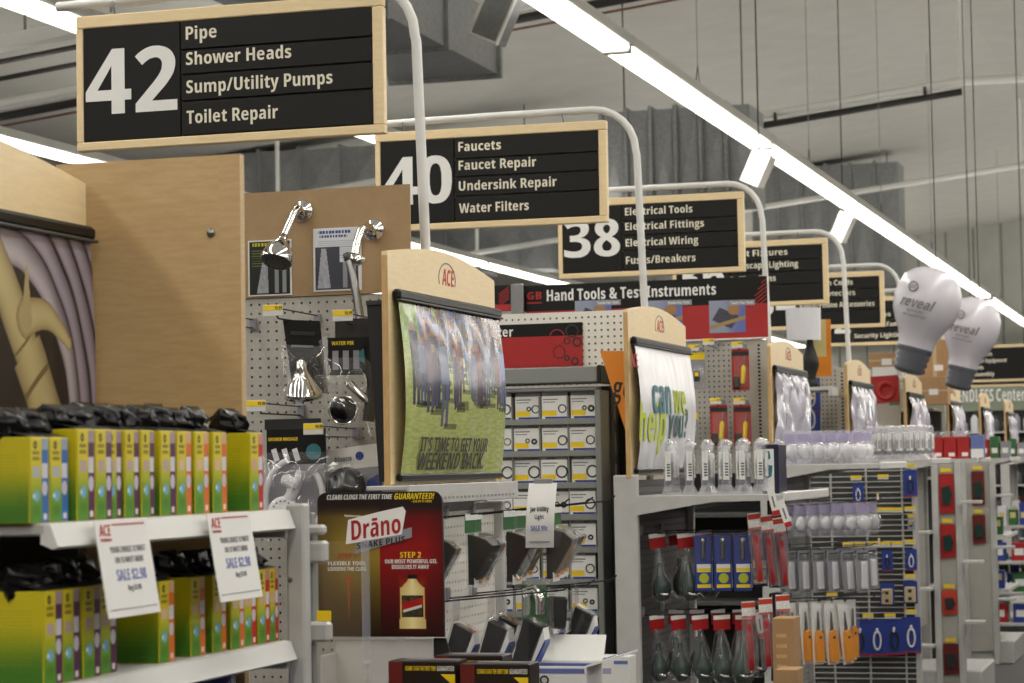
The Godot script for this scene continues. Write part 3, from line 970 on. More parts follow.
	for i in 2:
		var c := thing("price_card", "white sale price card, %s of two hanging from the carton shelf" % cards[i][2], "card", Vector3(-1.606, 1.531, cards[i][0]), "sale price cards", PI / 2)
		c.rotation = Vector3(0, PI / 2 - 0.0, 0)
		var inner := Vector3(-0.16, 0, 0)
		card_face(c, 0.178, 0.148, inner, i)
	# blue bags below
	for i in 2:
		var b := thing("blue_bag", ["blue printed plastic bag under the carton rack, left one", "blue printed plastic bag under the carton rack, right one"][i], "bag", Vector3(-1.715, 0.90, -3.52 - 0.29 * i), "blue bags on the bottom shelf")
		pillow("bag", b, 0.28, 0.345, 0.16, M.blue, Vector3(0, 0.1735, 0), Vector3(0, PI / 2, 0))
		text(b, "ACE", 0.03, M.red, Vector3(0.085, 0.235, 0.0), 0.10, 0, Vector3(0, PI / 2, 0), 0.15, "logo")
		box("label", b, Vector3(0.06, 0.285, 0.0), Vector3(0.01, 0.03, 0.12), M.white, 0.002)

func sheet_quad(w: float, h: float) -> Mesh:
	var key := "sq %.4f %.4f" % [w, h]
	if not cache.has(key):
		var st := new_st()
		quad(st, Vector3(-w / 2, -h / 2, 0), Vector3(w / 2, -h / 2, 0), Vector3(w / 2, h / 2, 0), Vector3(-w / 2, h / 2, 0), Vector3.BACK)
		cache[key] = st.commit()
	return cache[key]

func card_face(c: Node3D, w: float, h: float, tilt: Vector3, k: int) -> void:
	var b := Basis.from_euler(tilt)
	box("card", c, b * Vector3(0, -h / 2, 0), Vector3(w, h, 0.002), M.paper, 0.0006, tilt)
	text(c, "ACE", 0.017, M.red_print, b * Vector3(-w / 2 + 0.012, -0.016, 0.0014), 0.036, -1, tilt, 0.15, "logo")
	box("red_rule", c, b * Vector3(0.022, -0.008, 0.0012), Vector3(w * 0.62, 0.0025, 0.0006), M.red_print, 0.0, tilt)
	text(c, "Hardware", 0.005, M.red_print, b * Vector3(-w / 2 + 0.012, -0.030, 0.0014), 0.036, -1, tilt, 0.0)
	text(c, "YOUR CHOICE 12 WATT", 0.009, M.grey_ink, b * Vector3(0.008, -0.046, 0.0014), 0.12, 0, tilt)
	text(c, "OR 13 WATT MINI", 0.009, M.grey_ink, b * Vector3(0.008, -0.062, 0.0014), 0.095, 0, tilt)
	text(c, "SALE $2.98", 0.017, M.blue_ink, b * Vector3(0.008, -0.085, 0.0014), 0.10, 0, tilt)
	text(c, "Reg $3.98", 0.008, M.grey_ink, b * Vector3(0.012, -0.105, 0.0014), 0.045, 0, tilt)
	box("footer_rule", c, b * Vector3(0, -h + 0.012, 0.0012), Vector3(w * 0.9, 0.0015, 0.0006), M.grey_ink, 0.0, tilt)

# a stuffed bag: two bulging sheets closed at the rim
func pillow_mesh(w: float, h: float, d: float, sd := 1) -> Mesh:
	var key := "pillow %.3f %.3f %.3f %d" % [w, h, d, sd]
	if cache.has(key):
		return cache[key]
	var n := noise(sd, 1.0)
	var am := ArrayMesh.new()
	for s in [-1.0, 1.0]:
		var m := sheet_mesh(10, 12, func(u: float, v: float) -> Vector3:
			var k := pow(sin(PI * clampf(u, 0.0, 1.0)), 0.6) * pow(sin(PI * v), 0.6)
			return Vector3((u - 0.5) * w, (0.5 - v) * h, s * k * d / 2 * (0.85 + 0.6 * n.get_noise_2d(u * 3.0 + s * 5.0, v * 3.0))))
		var st := SurfaceTool.new()
		st.create_from(m, 0)
		st.commit(am)
	cache[key] = am
	return am

func pillow(called: String, parent: Node3D, w: float, h: float, d: float, m: Material, pos := Vector3.ZERO, rot := Vector3.ZERO, sd := 1) -> MeshInstance3D:
	return put(called, pillow_mesh(w, h, d, sd), m, parent, pos, rot)

# lettering bent onto a surface: g(x, y) -> z
func text_on(parent: Node3D, s: String, h: float, mat_: Material, pos: Vector2, width: float, align: int, skew: float, g: Callable, called := "lettering") -> void:
	var o := text(parent, s, h, mat_, Vector3.ZERO, width, align, Vector3.ZERO, skew, called)
	var tr := o.transform
	o.transform = Transform3D()
	var am := ArrayMesh.new()
	var ar := o.mesh.surface_get_arrays(0)
	var vs: PackedVector3Array = ar[Mesh.ARRAY_VERTEX]
	for i in vs.size():
		var p: Vector3 = tr * vs[i]
		p += Vector3(pos.x, pos.y, 0)
		p.z += g.call(p.x, p.y) + 0.0012
		vs[i] = p
	ar[Mesh.ARRAY_VERTEX] = vs
	am.add_surface_from_arrays(Mesh.PRIMITIVE_TRIANGLES, ar)
	o.mesh = am

# ------------------------------------------------------------------ hooks and packs
# a scan hook facing +z: plate, lower wire with an upturned tip, tag arm, price tag
func peg_hook(label: String, at: Vector3, length: float, yaw := 0.0, with_tag := true, group := "peg hooks", rise := 0.0) -> Node3D:
	var t := thing("peg_hook", label, "hook", at, group, yaw)
	t.rotation.x = 0.0
	box("plate", t, Vector3(0, 0, 0.006), Vector3(0.022, 0.034, 0.010), M.plastic_grey, 0.002)
	tube("wire", t, [Vector3(0, -0.012, 0.01), Vector3(0, -0.012 + rise * 0.5, length * 0.5), Vector3(0, -0.012 + rise, length - 0.02), Vector3(0, 0.002 + rise, length)], 0.0024, M.wire, 6)
	if with_tag:
		tube("tag_arm", t, [Vector3(0, 0.012, 0.01), Vector3(0, 0.016 + rise, length + 0.015)], 0.002, M.wire, 6)
		var g := box("price_tag", t, Vector3(0, 0.008 + rise, length + 0.018), Vector3(0.056, 0.030, 0.003), M.white, 0.001)
		box("price_print", g, Vector3(0, 0.0065, 0.0018), Vector3(0.054, 0.015, 0.001), M.yellow, 0.0)
		text(g, "19.99", 0.008, M.ink, Vector3(0.006, 0.006, 0.0026), 0.022, -1)
	return t

# packs hang from their top middle and face +z
func pack(kind: String, label: String, cat: String, group: String, at: Vector3, rot := Vector3.ZERO) -> Node3D:
	var t := thing(kind, label, cat, at, group)
	t.rotation = rot
	match kind:
		"wedge_pack":
			var poly := [Vector2(0, -0.055), Vector2(0.045, -0.066), Vector2(0.068, -0.085), Vector2(0.062, -0.10), Vector2(0.012, -0.185), Vector2(0, -0.185)]
			var big := [Vector2(-0.003, -0.052), Vector2(0.047, -0.062), Vector2(0.072, -0.083), Vector2(0.066, -0.102), Vector2(0.014, -0.19), Vector2(-0.003, -0.19)]
			prism("wedge", t, poly, 0.055, M.gloss_black, Vector3.ZERO, Vector3(0, -PI / 2, 0))
			prism("shell", t, big, 0.064, M.clear, Vector3.ZERO, Vector3(0, -PI / 2, 0))
			box("header_card", t, Vector3(0, -0.026, -0.004), Vector3(0.07, 0.05, 0.002), M.green, 0.0)
			box("header_band", t, Vector3(0, -0.010, -0.002), Vector3(0.07, 0.016, 0.002), M.paper, 0.0)
			box("label_card", t, Vector3(0, -0.180, 0.018), Vector3(0.06, 0.024, 0.002), M.paper, 0.0)
			box("label_mark", t, Vector3(0.010, -0.176, 0.0195), Vector3(0.022, 0.014, 0.001), M.orange_handle, 0.0)
		"slope_pack":
			var poly := [Vector2(0.03, -0.06), Vector2(0.078, -0.085), Vector2(0.03, -0.20), Vector2(-0.015, -0.205)]
			prism("wedge", t, poly, 0.05, M.gloss_black, Vector3.ZERO, Vector3(0, -PI / 2, 0))
			prism("shell", t, [Vector2(0.028, -0.05), Vector2(0.084, -0.083), Vector2(0.034, -0.207), Vector2(-0.02, -0.21)], 0.06, M.clear, Vector3.ZERO, Vector3(0, -PI / 2, 0))
			prism("header_card", t, [Vector2(-0.03, 0.01), Vector2(0.03, 0.01), Vector2(0.03, -0.055), Vector2(-0.03, -0.055)], 0.002, M.film, Vector3(0, 0, 0.03))
			prism("label_card", t, [Vector2(0.082, -0.085), Vector2(0.085, -0.12), Vector2(0.045, -0.205), Vector2(0.034, -0.205)], 0.052, M.paper, Vector3.ZERO, Vector3(0, -PI / 2, 0))
			prism("label_mark", t, [Vector2(0.0852, -0.115), Vector2(0.0856, -0.125), Vector2(0.060, -0.175), Vector2(0.057, -0.170)], 0.053, M.blue, Vector3.ZERO, Vector3(0, -PI / 2, 0))
		"sleeve_pack":      # stands on its foot
			var poly := [Vector2(-0.028, 0.0), Vector2(0.030, 0.0), Vector2(0.014, 0.030), Vector2(0.016, 0.10), Vector2(0.008, 0.178), Vector2(-0.010, 0.178), Vector2(-0.018, 0.10), Vector2(-0.014, 0.030)]
			prism("sleeve", t, poly, 0.10, M.frosted, Vector3.ZERO, Vector3(0, -PI / 2, 0))
			box("filling", t, Vector3(0, 0.08, -0.002), Vector3(0.094, 0.09, 0.020), M.base_grey, 0.004)
			box("label", t, Vector3(0.0, 0.105, 0.0168), Vector3(0.07, 0.085, 0.001), M.paper, 0.0)
			box("side_label", t, Vector3(-0.0504, 0.105, 0.0), Vector3(0.001, 0.105, 0.021), M.paper, 0.0)
			for k in 5:
				box("print_line", t, Vector3(-0.0512, 0.070 + 0.010 * k, 0.002), Vector3(0.0006, 0.005, 0.012), M.ink, 0.0)
			pillow("crimp", t, 0.108, 0.045, 0.045, M.film, Vector3(0, 0.178, 0.0), Vector3.ZERO, 7)
			pillow("pleat", t, 0.108, 0.14, 0.045, M.film, Vector3(0, 0.10, 0.0), Vector3.ZERO, 8)
		"bulb_pack":
			box("header_card", t, Vector3(0, -0.024, 0), Vector3(0.062, 0.05, 0.003), M.red, 0.0)
			box("header_band", t, Vector3(0, -0.006, 0.001), Vector3(0.062, 0.014, 0.003), M.paper, 0.0)
			var b := lathe("bag", t, [Vector2(0.006, 0.0), Vector2(0.018, -0.03), Vector2(0.034, -0.08), Vector2(0.048, -0.13), Vector2(0.046, -0.165), Vector2(0.026, -0.188), Vector2(0.0, -0.192)], M.clear, Vector3(0, -0.045, 0), Vector3.ZERO, 9)
			b.scale = Vector3(0.9, 1, 0.62)
			var g := lathe("bulb", t, [Vector2(0.008, -0.05), Vector2(0.014, -0.09), Vector2(0.034, -0.125), Vector2(0.036, -0.155), Vector2(0.018, -0.178), Vector2(0.0, -0.182)], M.dark_green, Vector3(0, -0.045, 0), Vector3.ZERO, 14)
			g.scale = Vector3(0.92, 1, 0.72)
			lathe("ring", t, [Vector2(0.020, -0.004), Vector2(0.026, 0.0), Vector2(0.020, 0.004)], M.chrome, Vector3(0.0, -0.195, 0.012), Vector3(0.5, 0, 0), 14)
		"blue_pack":
			box("card", t, Vector3(0, -0.105, 0), Vector3(0.062, 0.20, 0.022), M.blue, 0.003)
			box("shell", t, Vector3(0, -0.05, 0), Vector3(0.066, 0.11, 0.034), M.clear, 0.004)
			lathe("tool_neck", t, [Vector2(0.009, 0.0), Vector2(0.009, 0.06), Vector2(0.013, 0.075), Vector2(0.0, 0.078)], M.steel, Vector3(0, -0.09, 0.008), Vector3.ZERO, 10)
			for s in [0, 1]:
				var f := box("label", t, Vector3(0.0005 if s == 0 else 0.0315, -0.150, 0.0115 if s == 0 else 0.0), Vector3(0.05, 0.085, 0.001) if s == 0 else Vector3(0.001, 0.085, 0.02), M.paper, 0.0)
				box("label_top", f, Vector3(0, 0.022, 0.0006) if s == 0 else Vector3(0.0006, 0.022, 0), Vector3(0.05, 0.012, 0.0006) if s == 0 else Vector3(0.0006, 0.012, 0.02), M.yellow, 0.0)
				box("label_blue", f, Vector3(0, -0.008, 0.0006) if s == 0 else Vector3(0.0006, -0.008, 0), Vector3(0.05, 0.044, 0.0006) if s == 0 else Vector3(0.0006, 0.044, 0.02), M.blue, 0.0)
				box("label_foot", f, Vector3(0, -0.036, 0.0006) if s == 0 else Vector3(0.0006, -0.036, 0), Vector3(0.05, 0.012, 0.0006) if s == 0 else Vector3(0.0006, 0.012, 0.02), M.yellow, 0.0)
				var e := lathe("label_disc", f, [Vector2(0.018, 0.0), Vector2(0.0, 0.0006)], M.lime, Vector3(0, -0.008, 0.0012) if s == 0 else Vector3(0.0012, -0.008, 0), Vector3(PI / 2, 0, 0) if s == 0 else Vector3(0, 0, -PI / 2), 14)
				if s == 1: e.scale = Vector3(1, 1, 0.45)
		"red_tube_pack":
			pillow("sleeve", t, 0.055, 0.24, 0.04, M.film, Vector3(0, -0.13, 0), Vector3.ZERO, 4)
			box("header_card", t, Vector3(0, -0.022, 0.004), Vector3(0.05, 0.055, 0.002), M.paper, 0.0)
			box("header_band", t, Vector3(0, -0.008, 0.0052), Vector3(0.05, 0.018, 0.001), M.orange_red, 0.0)
			box("header_foot", t, Vector3(0, -0.050, 0.0052), Vector3(0.05, 0.008, 0.001), M.orange_red, 0.0)
			lathe("tube", t, [Vector2(0.0, -0.24), Vector2(0.012, -0.238), Vector2(0.013, -0.08), Vector2(0.006, -0.065), Vector2(0.0, -0.064)], M.red, Vector3.ZERO, Vector3.ZERO, 12)
		"round_pack":
			box("card", t, Vector3(0, -0.035, -0.004), Vector3(0.075, 0.16, 0.003), M.frosted, 0.0)
			lathe("bubble", t, [Vector2(0.046, 0.0), Vector2(0.044, 0.018), Vector2(0.030, 0.028), Vector2(0.0, 0.030)], M.clear, Vector3(0, -0.055, 0), Vector3(PI / 2, 0, 0), 18)
			lathe("disc", t, [Vector2(0.0, 0.0), Vector2(0.035, 0.0), Vector2(0.035, 0.014), Vector2(0.015, 0.018), Vector2(0.0, 0.018)], M.plastic_white, Vector3(0, -0.055, 0), Vector3(PI / 2, 0, 0), 18)
			box("label", t, Vector3(0, 0.012, -0.001), Vector3(0.06, 0.04, 0.002), M.lilac, 0.0)
		"slim_pack":
			box("card", t, Vector3(0, -0.10, 0), Vector3(0.075, 0.20, 0.004), M.plastic_grey, 0.001)
			pillow("blister", t, 0.065, 0.18, 0.045, M.film, Vector3(0, -0.11, 0.006), Vector3.ZERO, 6)
			box("filling", t, Vector3(0, -0.12, 0.010), Vector3(0.035, 0.13, 0.016), M.plastic_white, 0.006)
			box("label", t, Vector3(0, -0.03, 0.003), Vector3(0.06, 0.035, 0.002), M.ink, 0.0)
		"saw_pack":
			box("card", t, Vector3(0, -0.15, 0), Vector3(0.055, 0.29, 0.003), M.paper, 0.0)
			prism("handle", t, [Vector2(-0.018, -0.28), Vector2(0.018, -0.28), Vector2(0.019, -0.20), Vector2(0.014, -0.145), Vector2(0.004, -0.13), Vector2(-0.012, -0.14), Vector2(-0.019, -0.20)], 0.030, M.orange_handle, Vector3(0, 0, 0.016))
			prism("blade", t, [Vector2(-0.010, -0.14), Vector2(0.008, -0.13), Vector2(0.004, -0.05), Vector2(-0.002, -0.045)], 0.004, M.steel, Vector3(0, 0, 0.012))
			lathe("knob", t, [Vector2(0.0, 0.004), Vector2(0.006, 0.003), Vector2(0.007, 0.0)], M.ink, Vector3(0, -0.165, 0.031), Vector3(PI / 2, 0, 0), 10)
			box("shell", t, Vector3(0, -0.16, 0.018), Vector3(0.05, 0.26, 0.034), M.clear, 0.006)
		"tool_card":
			box("card", t, Vector3(0, -0.10, 0), Vector3(0.085, 0.20, 0.003), M.red, 0.001)
			box("header", t, Vector3(0, -0.022, 0.002), Vector3(0.085, 0.022, 0.001), M.ink, 0.0)
			lathe("handle", t, [Vector2(0.0, -0.055), Vector2(0.011, -0.052), Vector2(0.010, -0.02), Vector2(0.012, 0.02), Vector2(0.006, 0.035), Vector2(0.0, 0.036)], M.yellow, Vector3(0.014, -0.115, 0.012), Vector3(0, 0, -0.08), 10)
			rod("shaft", t, Vector3(0.017, -0.082, 0.012), Vector3(0.022, -0.04, 0.012), 0.003, M.steel, 6)
			box("tool_body", t, Vector3(-0.020, -0.165, 0.008), Vector3(0.030, 0.055, 0.012), M.ink, 0.004)
			box("shell", t, Vector3(0.004, -0.11, 0.014), Vector3(0.07, 0.15, 0.022), M.clear, 0.005)
		"grey_card":
			box("card", t, Vector3(0, -0.09, 0), Vector3(0.08, 0.18, 0.003), M.plastic_grey, 0.001)
			box("header", t, Vector3(0, -0.02, 0.002), Vector3(0.08, 0.035, 0.001), M.yellow, 0.0)
			pillow("blister", t, 0.07, 0.11, 0.03, M.film, Vector3(0, -0.12, 0.004), Vector3.ZERO, 3)
			box("meter", t, Vector3(0, -0.12, 0.010), Vector3(0.028, 0.05, 0.014), M.ink, 0.004)
			box("meter_face", t, Vector3(0, -0.11, 0.0175), Vector3(0.018, 0.018, 0.002), M.yellow, 0.0)
		"cord_card":
			box("card", t, Vector3(0, -0.10, 0), Vector3(0.105, 0.20, 0.003), M.blue, 0.001)
			box("card_foot", t, Vector3(0, -0.197, 0.001), Vector3(0.105, 0.008, 0.003), M.red, 0.0)
			var loop := []
			for k in 21:
				var a := TAU * k / 20
				loop.append(Vector3(0.020 * sin(a), -0.115 + 0.052 * cos(a), 0.008 + 0.002 * sin(2 * a)))
			tube("cord", t, loop, 0.006, M.plastic_white if rng.randf() < 0.6 else M.ink, 6)
			box("plug", t, Vector3(0, -0.06, 0.008), Vector3(0.014, 0.03, 0.014), M.plastic_white, 0.003)
		"outlet_card":
			box("card", t, Vector3(0, -0.07, 0), Vector3(0.09, 0.14, 0.003), M.blue, 0.001)
			box("outlet", t, Vector3(0, -0.085, 0.012), Vector3(0.07, 0.10, 0.02), M.tan_plastic, 0.008)
			for s in [-1, 1]:
				box("socket", t, Vector3(0, -0.085 + 0.024 * s, 0.0225), Vector3(0.022, 0.020, 0.003), M.ink, 0.004)
		"ring_pack":
			box("card", t, Vector3(0, -0.058, 0), Vector3(0.100, 0.085, 0.010), M.paper, 0.001)
			box("yellow_print", t, Vector3(-0.020, -0.080, 0.0054), Vector3(0.054, 0.020, 0.001), M.yellow, 0.0)
			box("blue_print", t, Vector3(0.006, -0.0965, 0.0054), Vector3(0.086, 0.007, 0.001), M.blue, 0.0)
			box("grey_print", t, Vector3(-0.016, -0.028, 0.0054), Vector3(0.058, 0.004, 0.001), M.grey_ink, 0.0)
			box("grey_print", t, Vector3(-0.020, -0.038, 0.0054), Vector3(0.046, 0.003, 0.001), M.grey_ink, 0.0)
			box("bag_top", t, Vector3(0, -0.008, 0), Vector3(0.100, 0.030, 0.003), M.film, 0.0)
	return t

func add_ring(t: Node3D, at: Vector3, r: float, w: float, m: Material, called := "ring") -> void:
	lathe(called, t, [Vector2(r - w, 0.0), Vector2(r - w, 0.002), Vector2(r, 0.002), Vector2(r, 0.0)], m, at, Vector3(PI / 2, 0, 0), 18)

# ------------------------------------------------------------------ gondola 42: the shower wall
func leaflet_print(dark: bool) -> ImageTexture:
	var n := noise(9, 1.0)
	return picture(96, 128, func(u: float, v: float):
		var edge: bool = u < 0.03 or u > 0.97 or v < 0.025 or v > 0.975
		if edge: return Color(0.85, 0.85, 0.85)
		var c := Color(0.13, 0.15, 0.13) if dark else Color(0.83, 0.84, 0.86)
		if dark:
			if v > 0.05 and v < 0.11 and u > 0.1 and u < 0.75 and fmod(u * 13.0, 1.0) < 0.7: c = Color(0.75, 0.72, 0.12)
			if v > 0.15 and v < 0.5 and u > 0.08 and u < 0.5 and fmod(v * 22.0, 1.0) < 0.3: c = Color(0.42, 0.44, 0.2)
		else:
			if v > 0.04 and v < 0.085 and u > 0.1 and u < 0.8 and fmod(u * 15.0, 1.0) < 0.75: c = Color(0.25, 0.32, 0.58)
			if v > 0.11 and v < 0.15 and u > 0.14 and u < 0.72 and fmod(u * 17.0, 1.0) < 0.7: c = Color(0.28, 0.32, 0.48)
			if v > 0.18 and v < 0.48 and u > 0.1 and u < 0.92 and fmod(v * 30.0, 1.0) < 0.3: c = Color(0.60, 0.62, 0.68)
			if v > 0.30 and u < 0.55 and u > 0.04 or v > 0.55 and u < 0.94 and u > 0.04: c = Color(0.26, 0.27, 0.31)
		var a := absf(u - (0.40 - (v - 0.3) * 0.1 if dark else 0.22)) / (0.05 + 0.14 * clampf(v - 0.32, 0, 1))
		if v > 0.32 and v < 0.95 and a < 1.0: c = c.lerp(Color(0.78, 0.79, 0.82), 0.75 + 0.25 * n.get_noise_2d(u * 60, v * 6))
		for x in [0.66, 0.84]:
			if v > 0.45 and v < 0.95 and absf(u - x) < 0.045: c = c.lerp(Color(0.72, 0.73, 0.76), 0.7)
		return c)

func wall_of_showers() -> void:
	var z := -6.12
	var t := thing("shower_wall", "grey pegboard wall with brown hardboard top behind the shower heads", "shelving", Vector3(0, 0, z), "long shelving runs")
	var pb := put("pegboard", pegboard_mesh(0.83, 1.10), M.peg_grey, t, Vector3(-2.95, 0.985, 0))
	box("cavity_back", pb, Vector3(0.415, 0.55, -0.02), Vector3(0.83, 1.10, 0.004), M.cavity, 0.0)
	prism("hardboard", t, [Vector2(-3.4, 2.085), Vector2(-2.119, 2.088), Vector2(-2.119, 2.386), Vector2(-3.4, 2.382)], 0.006, M.hardboard, Vector3(0, 0, 0.003))
	span("lower_panel", t, Vector3(-5.5, 0.0, -0.03), Vector3(-2.12, 0.985, 0.0), M.peg_grey, 0.0)
	span("side_panel", t, Vector3(-5.5, 0.985, -0.03), Vector3(-2.951, 2.085, 0.0), M.peg_grey, 0.0)
	span("rear_panel", t, Vector3(-5.5, 0.0, -0.17), Vector3(-2.16, 2.08, -0.15), M.peg_grey, 0.0)
	span("end_post", t, Vector3(-2.155, 0, -0.145), Vector3(-2.121, 2.08, -0.03), M.white_paint, 0.003)
	# shower heads
	var f1 := pz(303, 211, 6.114)
	var s1 := thing("bell_shower", "chrome bell shower head on a bent arm fixed to the brown board", "shower head", f1, "displayed shower heads")
	shower_arm(s1, [Vector3(0, 0, 0), Vector3(0.0, 0.004, 0.035), Vector3(-0.003, -0.012, 0.06), Vector3(-0.012, -0.05, 0.082), Vector3(-0.018, -0.078, 0.10)])
	var dir := Vector3(-0.10, -0.90, 0.42).normalized()
	var hb := Node3D.new()
	hb.free()
	var bell := lathe("bell", s1, [Vector2(0.0, -0.012), Vector2(0.012, -0.010), Vector2(0.014, 0.004), Vector2(0.020, 0.014), Vector2(0.034, 0.030), Vector2(0.043, 0.052), Vector2(0.046, 0.066), Vector2(0.044, 0.074)], M.chrome, Vector3(-0.019, -0.085, 0.106), Vector3.ZERO, 28)
	bell.basis = Basis(Quaternion(Vector3.UP, dir))
	var fc := lathe("spray_face", bell, [Vector2(0.044, 0.074), Vector2(0.038, 0.080), Vector2(0.0, 0.082)], M.dark_grey, Vector3.ZERO, Vector3.ZERO, 28)
	for k in 12:
		var a := TAU * k / 12
		lathe("nozzle", bell, [Vector2(0.003, 0.0), Vector2(0.002, 0.003), Vector2(0.0, 0.003)], M.ink, Vector3(0.028 * cos(a), 0.080, 0.028 * sin(a)), Vector3.ZERO, 6)
	var f2 := pz(374, 230, 6.114)
	var s2 := thing("hand_shower", "chrome wall elbow and bracket holding a grey hand shower wand", "shower head", f2, "displayed shower heads")
	shower_arm(s2, [Vector3(0, 0, 0), Vector3(-0.002, 0.006, 0.035), Vector3(-0.012, -0.004, 0.07), Vector3(-0.018, -0.04, 0.09), Vector3(-0.020, -0.075, 0.10)])
	lathe("bracket", s2, [Vector2(0.0, -0.02), Vector2(0.014, -0.018), Vector2(0.016, 0.0), Vector2(0.013, 0.016), Vector2(0.0, 0.018)], M.chrome, Vector3(-0.020, -0.088, 0.104), Vector3(0, 0, 1.2), 16)
	lathe("knob", s2, [Vector2(0.0, -0.014), Vector2(0.010, -0.012), Vector2(0.011, 0.008), Vector2(0.0, 0.012)], M.chrome, Vector3(0.002, -0.092, 0.11), Vector3(0, 0, -1.0), 12)
	tube("wand", s2, [Vector3(-0.036, -0.085, 0.11), Vector3(-0.022, -0.13, 0.118), Vector3(-0.006, -0.20, 0.125), Vector3(0.004, -0.26, 0.13)], 0.0095, M.steel, 12, 0.013)
	lathe("wand_cap", s2, [Vector2(0.0, 0.014), Vector2(0.012, 0.010), Vector2(0.013, -0.01), Vector2(0.0, -0.012)], M.dark_grey, Vector3(-0.037, -0.082, 0.11), Vector3(0, 0, 0.3), 12)
	# leaflets
	for i in 2:
		var a := pz([248, 313][i], [241, 229][i], 6.112)
		var b := pz([292, 362][i], [295, 290][i], 6.112)
		var l := thing("leaflet", ["dark leaflet with spraying shower picture below the bell shower head", "white leaflet with blue title left of the hand shower"][i], "leaflet", Vector3((a.x + b.x) / 2, (a.y + b.y) / 2, -6.112), "leaflets on the brown board")
		box("sheet", l, Vector3.ZERO, Vector3(b.x - a.x, a.y - b.y, 0.003), M.paper, 0.0006)
		put("print", sheet_quad(b.x - a.x - 0.001, a.y - b.y - 0.001), print_mat(leaflet_print(i == 0), 0.25), l, Vector3(0, 0, 0.0018))
	# hooks
	var hp := [[318, 320, "upper middle"], [385, 325, "upper right"], [254, 324, "upper left"], [302, 411, "lower left"], [357, 433, "lower right"]]
	for h in hp:
		peg_hook("dark wire scan hook, %s one on the shower pegboard" % h[2], pz(h[0], h[1], 6.118), 0.31, 0.0, true, "hooks on the shower pegboard")
	# hanging packs
	var bl := [
		["black-carded blister pack of a chrome shower head on the upper middle hook", pz(303, 322, 5.90), 0.0],
		["clear pack with yellow-lettered card and dark shower head, upper right", pz(350, 328, 5.86), 1.0],
		["clear pack of a white hand shower with coiled hose, lower left", pz(296, 424, 5.86), 2.0],
		["clear pack with white logo card and dark round head, lower right", pz(352, 443, 5.90), 3.0]]
	for i in 4:
		var k := thing("shower_pack", bl[i][0], "package", bl[i][1], "shower packs on the pegboard")
		match i:
			0:
				k.rotation = Vector3(0, 0.35, -0.05)
				prism("card", k, [Vector2(-0.055, 0.005), Vector2(0.045, 0.005), Vector2(0.075, -0.19), Vector2(-0.02, -0.19)], 0.002, M.black, Vector3(0, 0, -0.01))
				box("card_print", k, Vector3(0.0, -0.065, -0.008), Vector3(0.06, 0.006, 0.001), M.grey_ink, 0.0)
				box("card_print", k, Vector3(0.0, -0.03, -0.008), Vector3(0.065, 0.010, 0.001), M.ink, 0.0)
				var b := lathe("shower_bell", k, [Vector2(0.0, 0.055), Vector2(0.012, 0.05), Vector2(0.015, 0.025), Vector2(0.028, 0.0), Vector2(0.050, -0.035), Vector2(0.052, -0.05), Vector2(0.0, -0.056)], M.chrome, Vector3(0.005, -0.155, 0.035), Vector3(0.3, 0, 0.1), 24)
				pillow("blister", k, 0.13, 0.17, 0.11, M.clear, Vector3(0.01, -0.15, 0.03), Vector3.ZERO, 12)
				prism("side_card", k, [Vector2(0.045, -0.05), Vector2(0.075, -0.03), Vector2(0.105, -0.19), Vector2(0.075, -0.19)], 0.002, M.film, Vector3(0, 0, 0.02))
			1:
				k.rotation = Vector3(0, 0.2, 0)
				box("card", k, Vector3(0.0, -0.075, 0), Vector3(0.12, 0.10, 0.002), M.black, 0.0)
				box("header", k, Vector3(0.01, 0.0, 0.0), Vector3(0.10, 0.05, 0.003), M.ink, 0.0)
				text(k, "WATER PIK", 0.010, M.yellow, Vector3(-0.05, -0.040, 0.0015), 0.06)
				for s in 3:
					box("card_photo", k, Vector3(-0.04 + 0.028 * s, -0.085, 0.0015), Vector3(0.016, 0.05, 0.001), M.plastic_grey, 0.0)
				lathe("card_badge", k, [Vector2(0.02, 0.0), Vector2(0.0, 0.001)], M.teal, Vector3(0.042, -0.075, 0.002), Vector3(PI / 2, 0, 0), 14)
				lathe("spray_head", k, [Vector2(0.0, 0.03), Vector2(0.018, 0.026), Vector2(0.036, 0.008), Vector2(0.038, -0.004), Vector2(0.0, -0.008)], M.gloss_black, Vector3(-0.012, -0.22, 0.045), Vector3(PI / 2 + 0.3, 0.35, 0), 24)
				add_ring(k, Vector3(-0.012, -0.22, 0.055), 0.040, 0.005, M.chrome, "chrome_ring")
				tube("handle", k, [Vector3(0.0, -0.15, 0.025), Vector3(0.02, -0.17, 0.03), Vector3(0.055, -0.20, 0.03)], 0.012, M.chrome, 12)
				tube("arm", k, [Vector3(0.055, -0.05, 0.02), Vector3(0.062, -0.16, 0.025), Vector3(0.05, -0.25, 0.03)], 0.016, M.gloss_black, 12)
				pillow("blister", k, 0.16, 0.22, 0.12, M.clear, Vector3(0.012, -0.19, 0.03), Vector3.ZERO, 14)
			2:
				box("card", k, Vector3(0, -0.06, 0), Vector3(0.17, 0.095, 0.002), M.black, 0.0)
				box("header", k, Vector3(-0.01, 0.0, 0.0), Vector3(0.16, 0.028, 0.003), M.ink, 0.0)
				text(k, "SHOWER MASSAGE", 0.009, M.yellow, Vector3(-0.08, -0.040, 0.0015), 0.085)
				for s in 3:
					box("card_photo", k, Vector3(-0.06 + 0.03 * s, -0.082, 0.0015), Vector3(0.015, 0.034, 0.001), M.plastic_white, 0.0, Vector3(0, 0, 0.3))
				lathe("card_badge", k, [Vector2(0.022, 0.0), Vector2(0.0, 0.001)], M.teal, Vector3(0.05, -0.075, 0.002), Vector3(PI / 2, 0, 0), 14)
				var hose := []
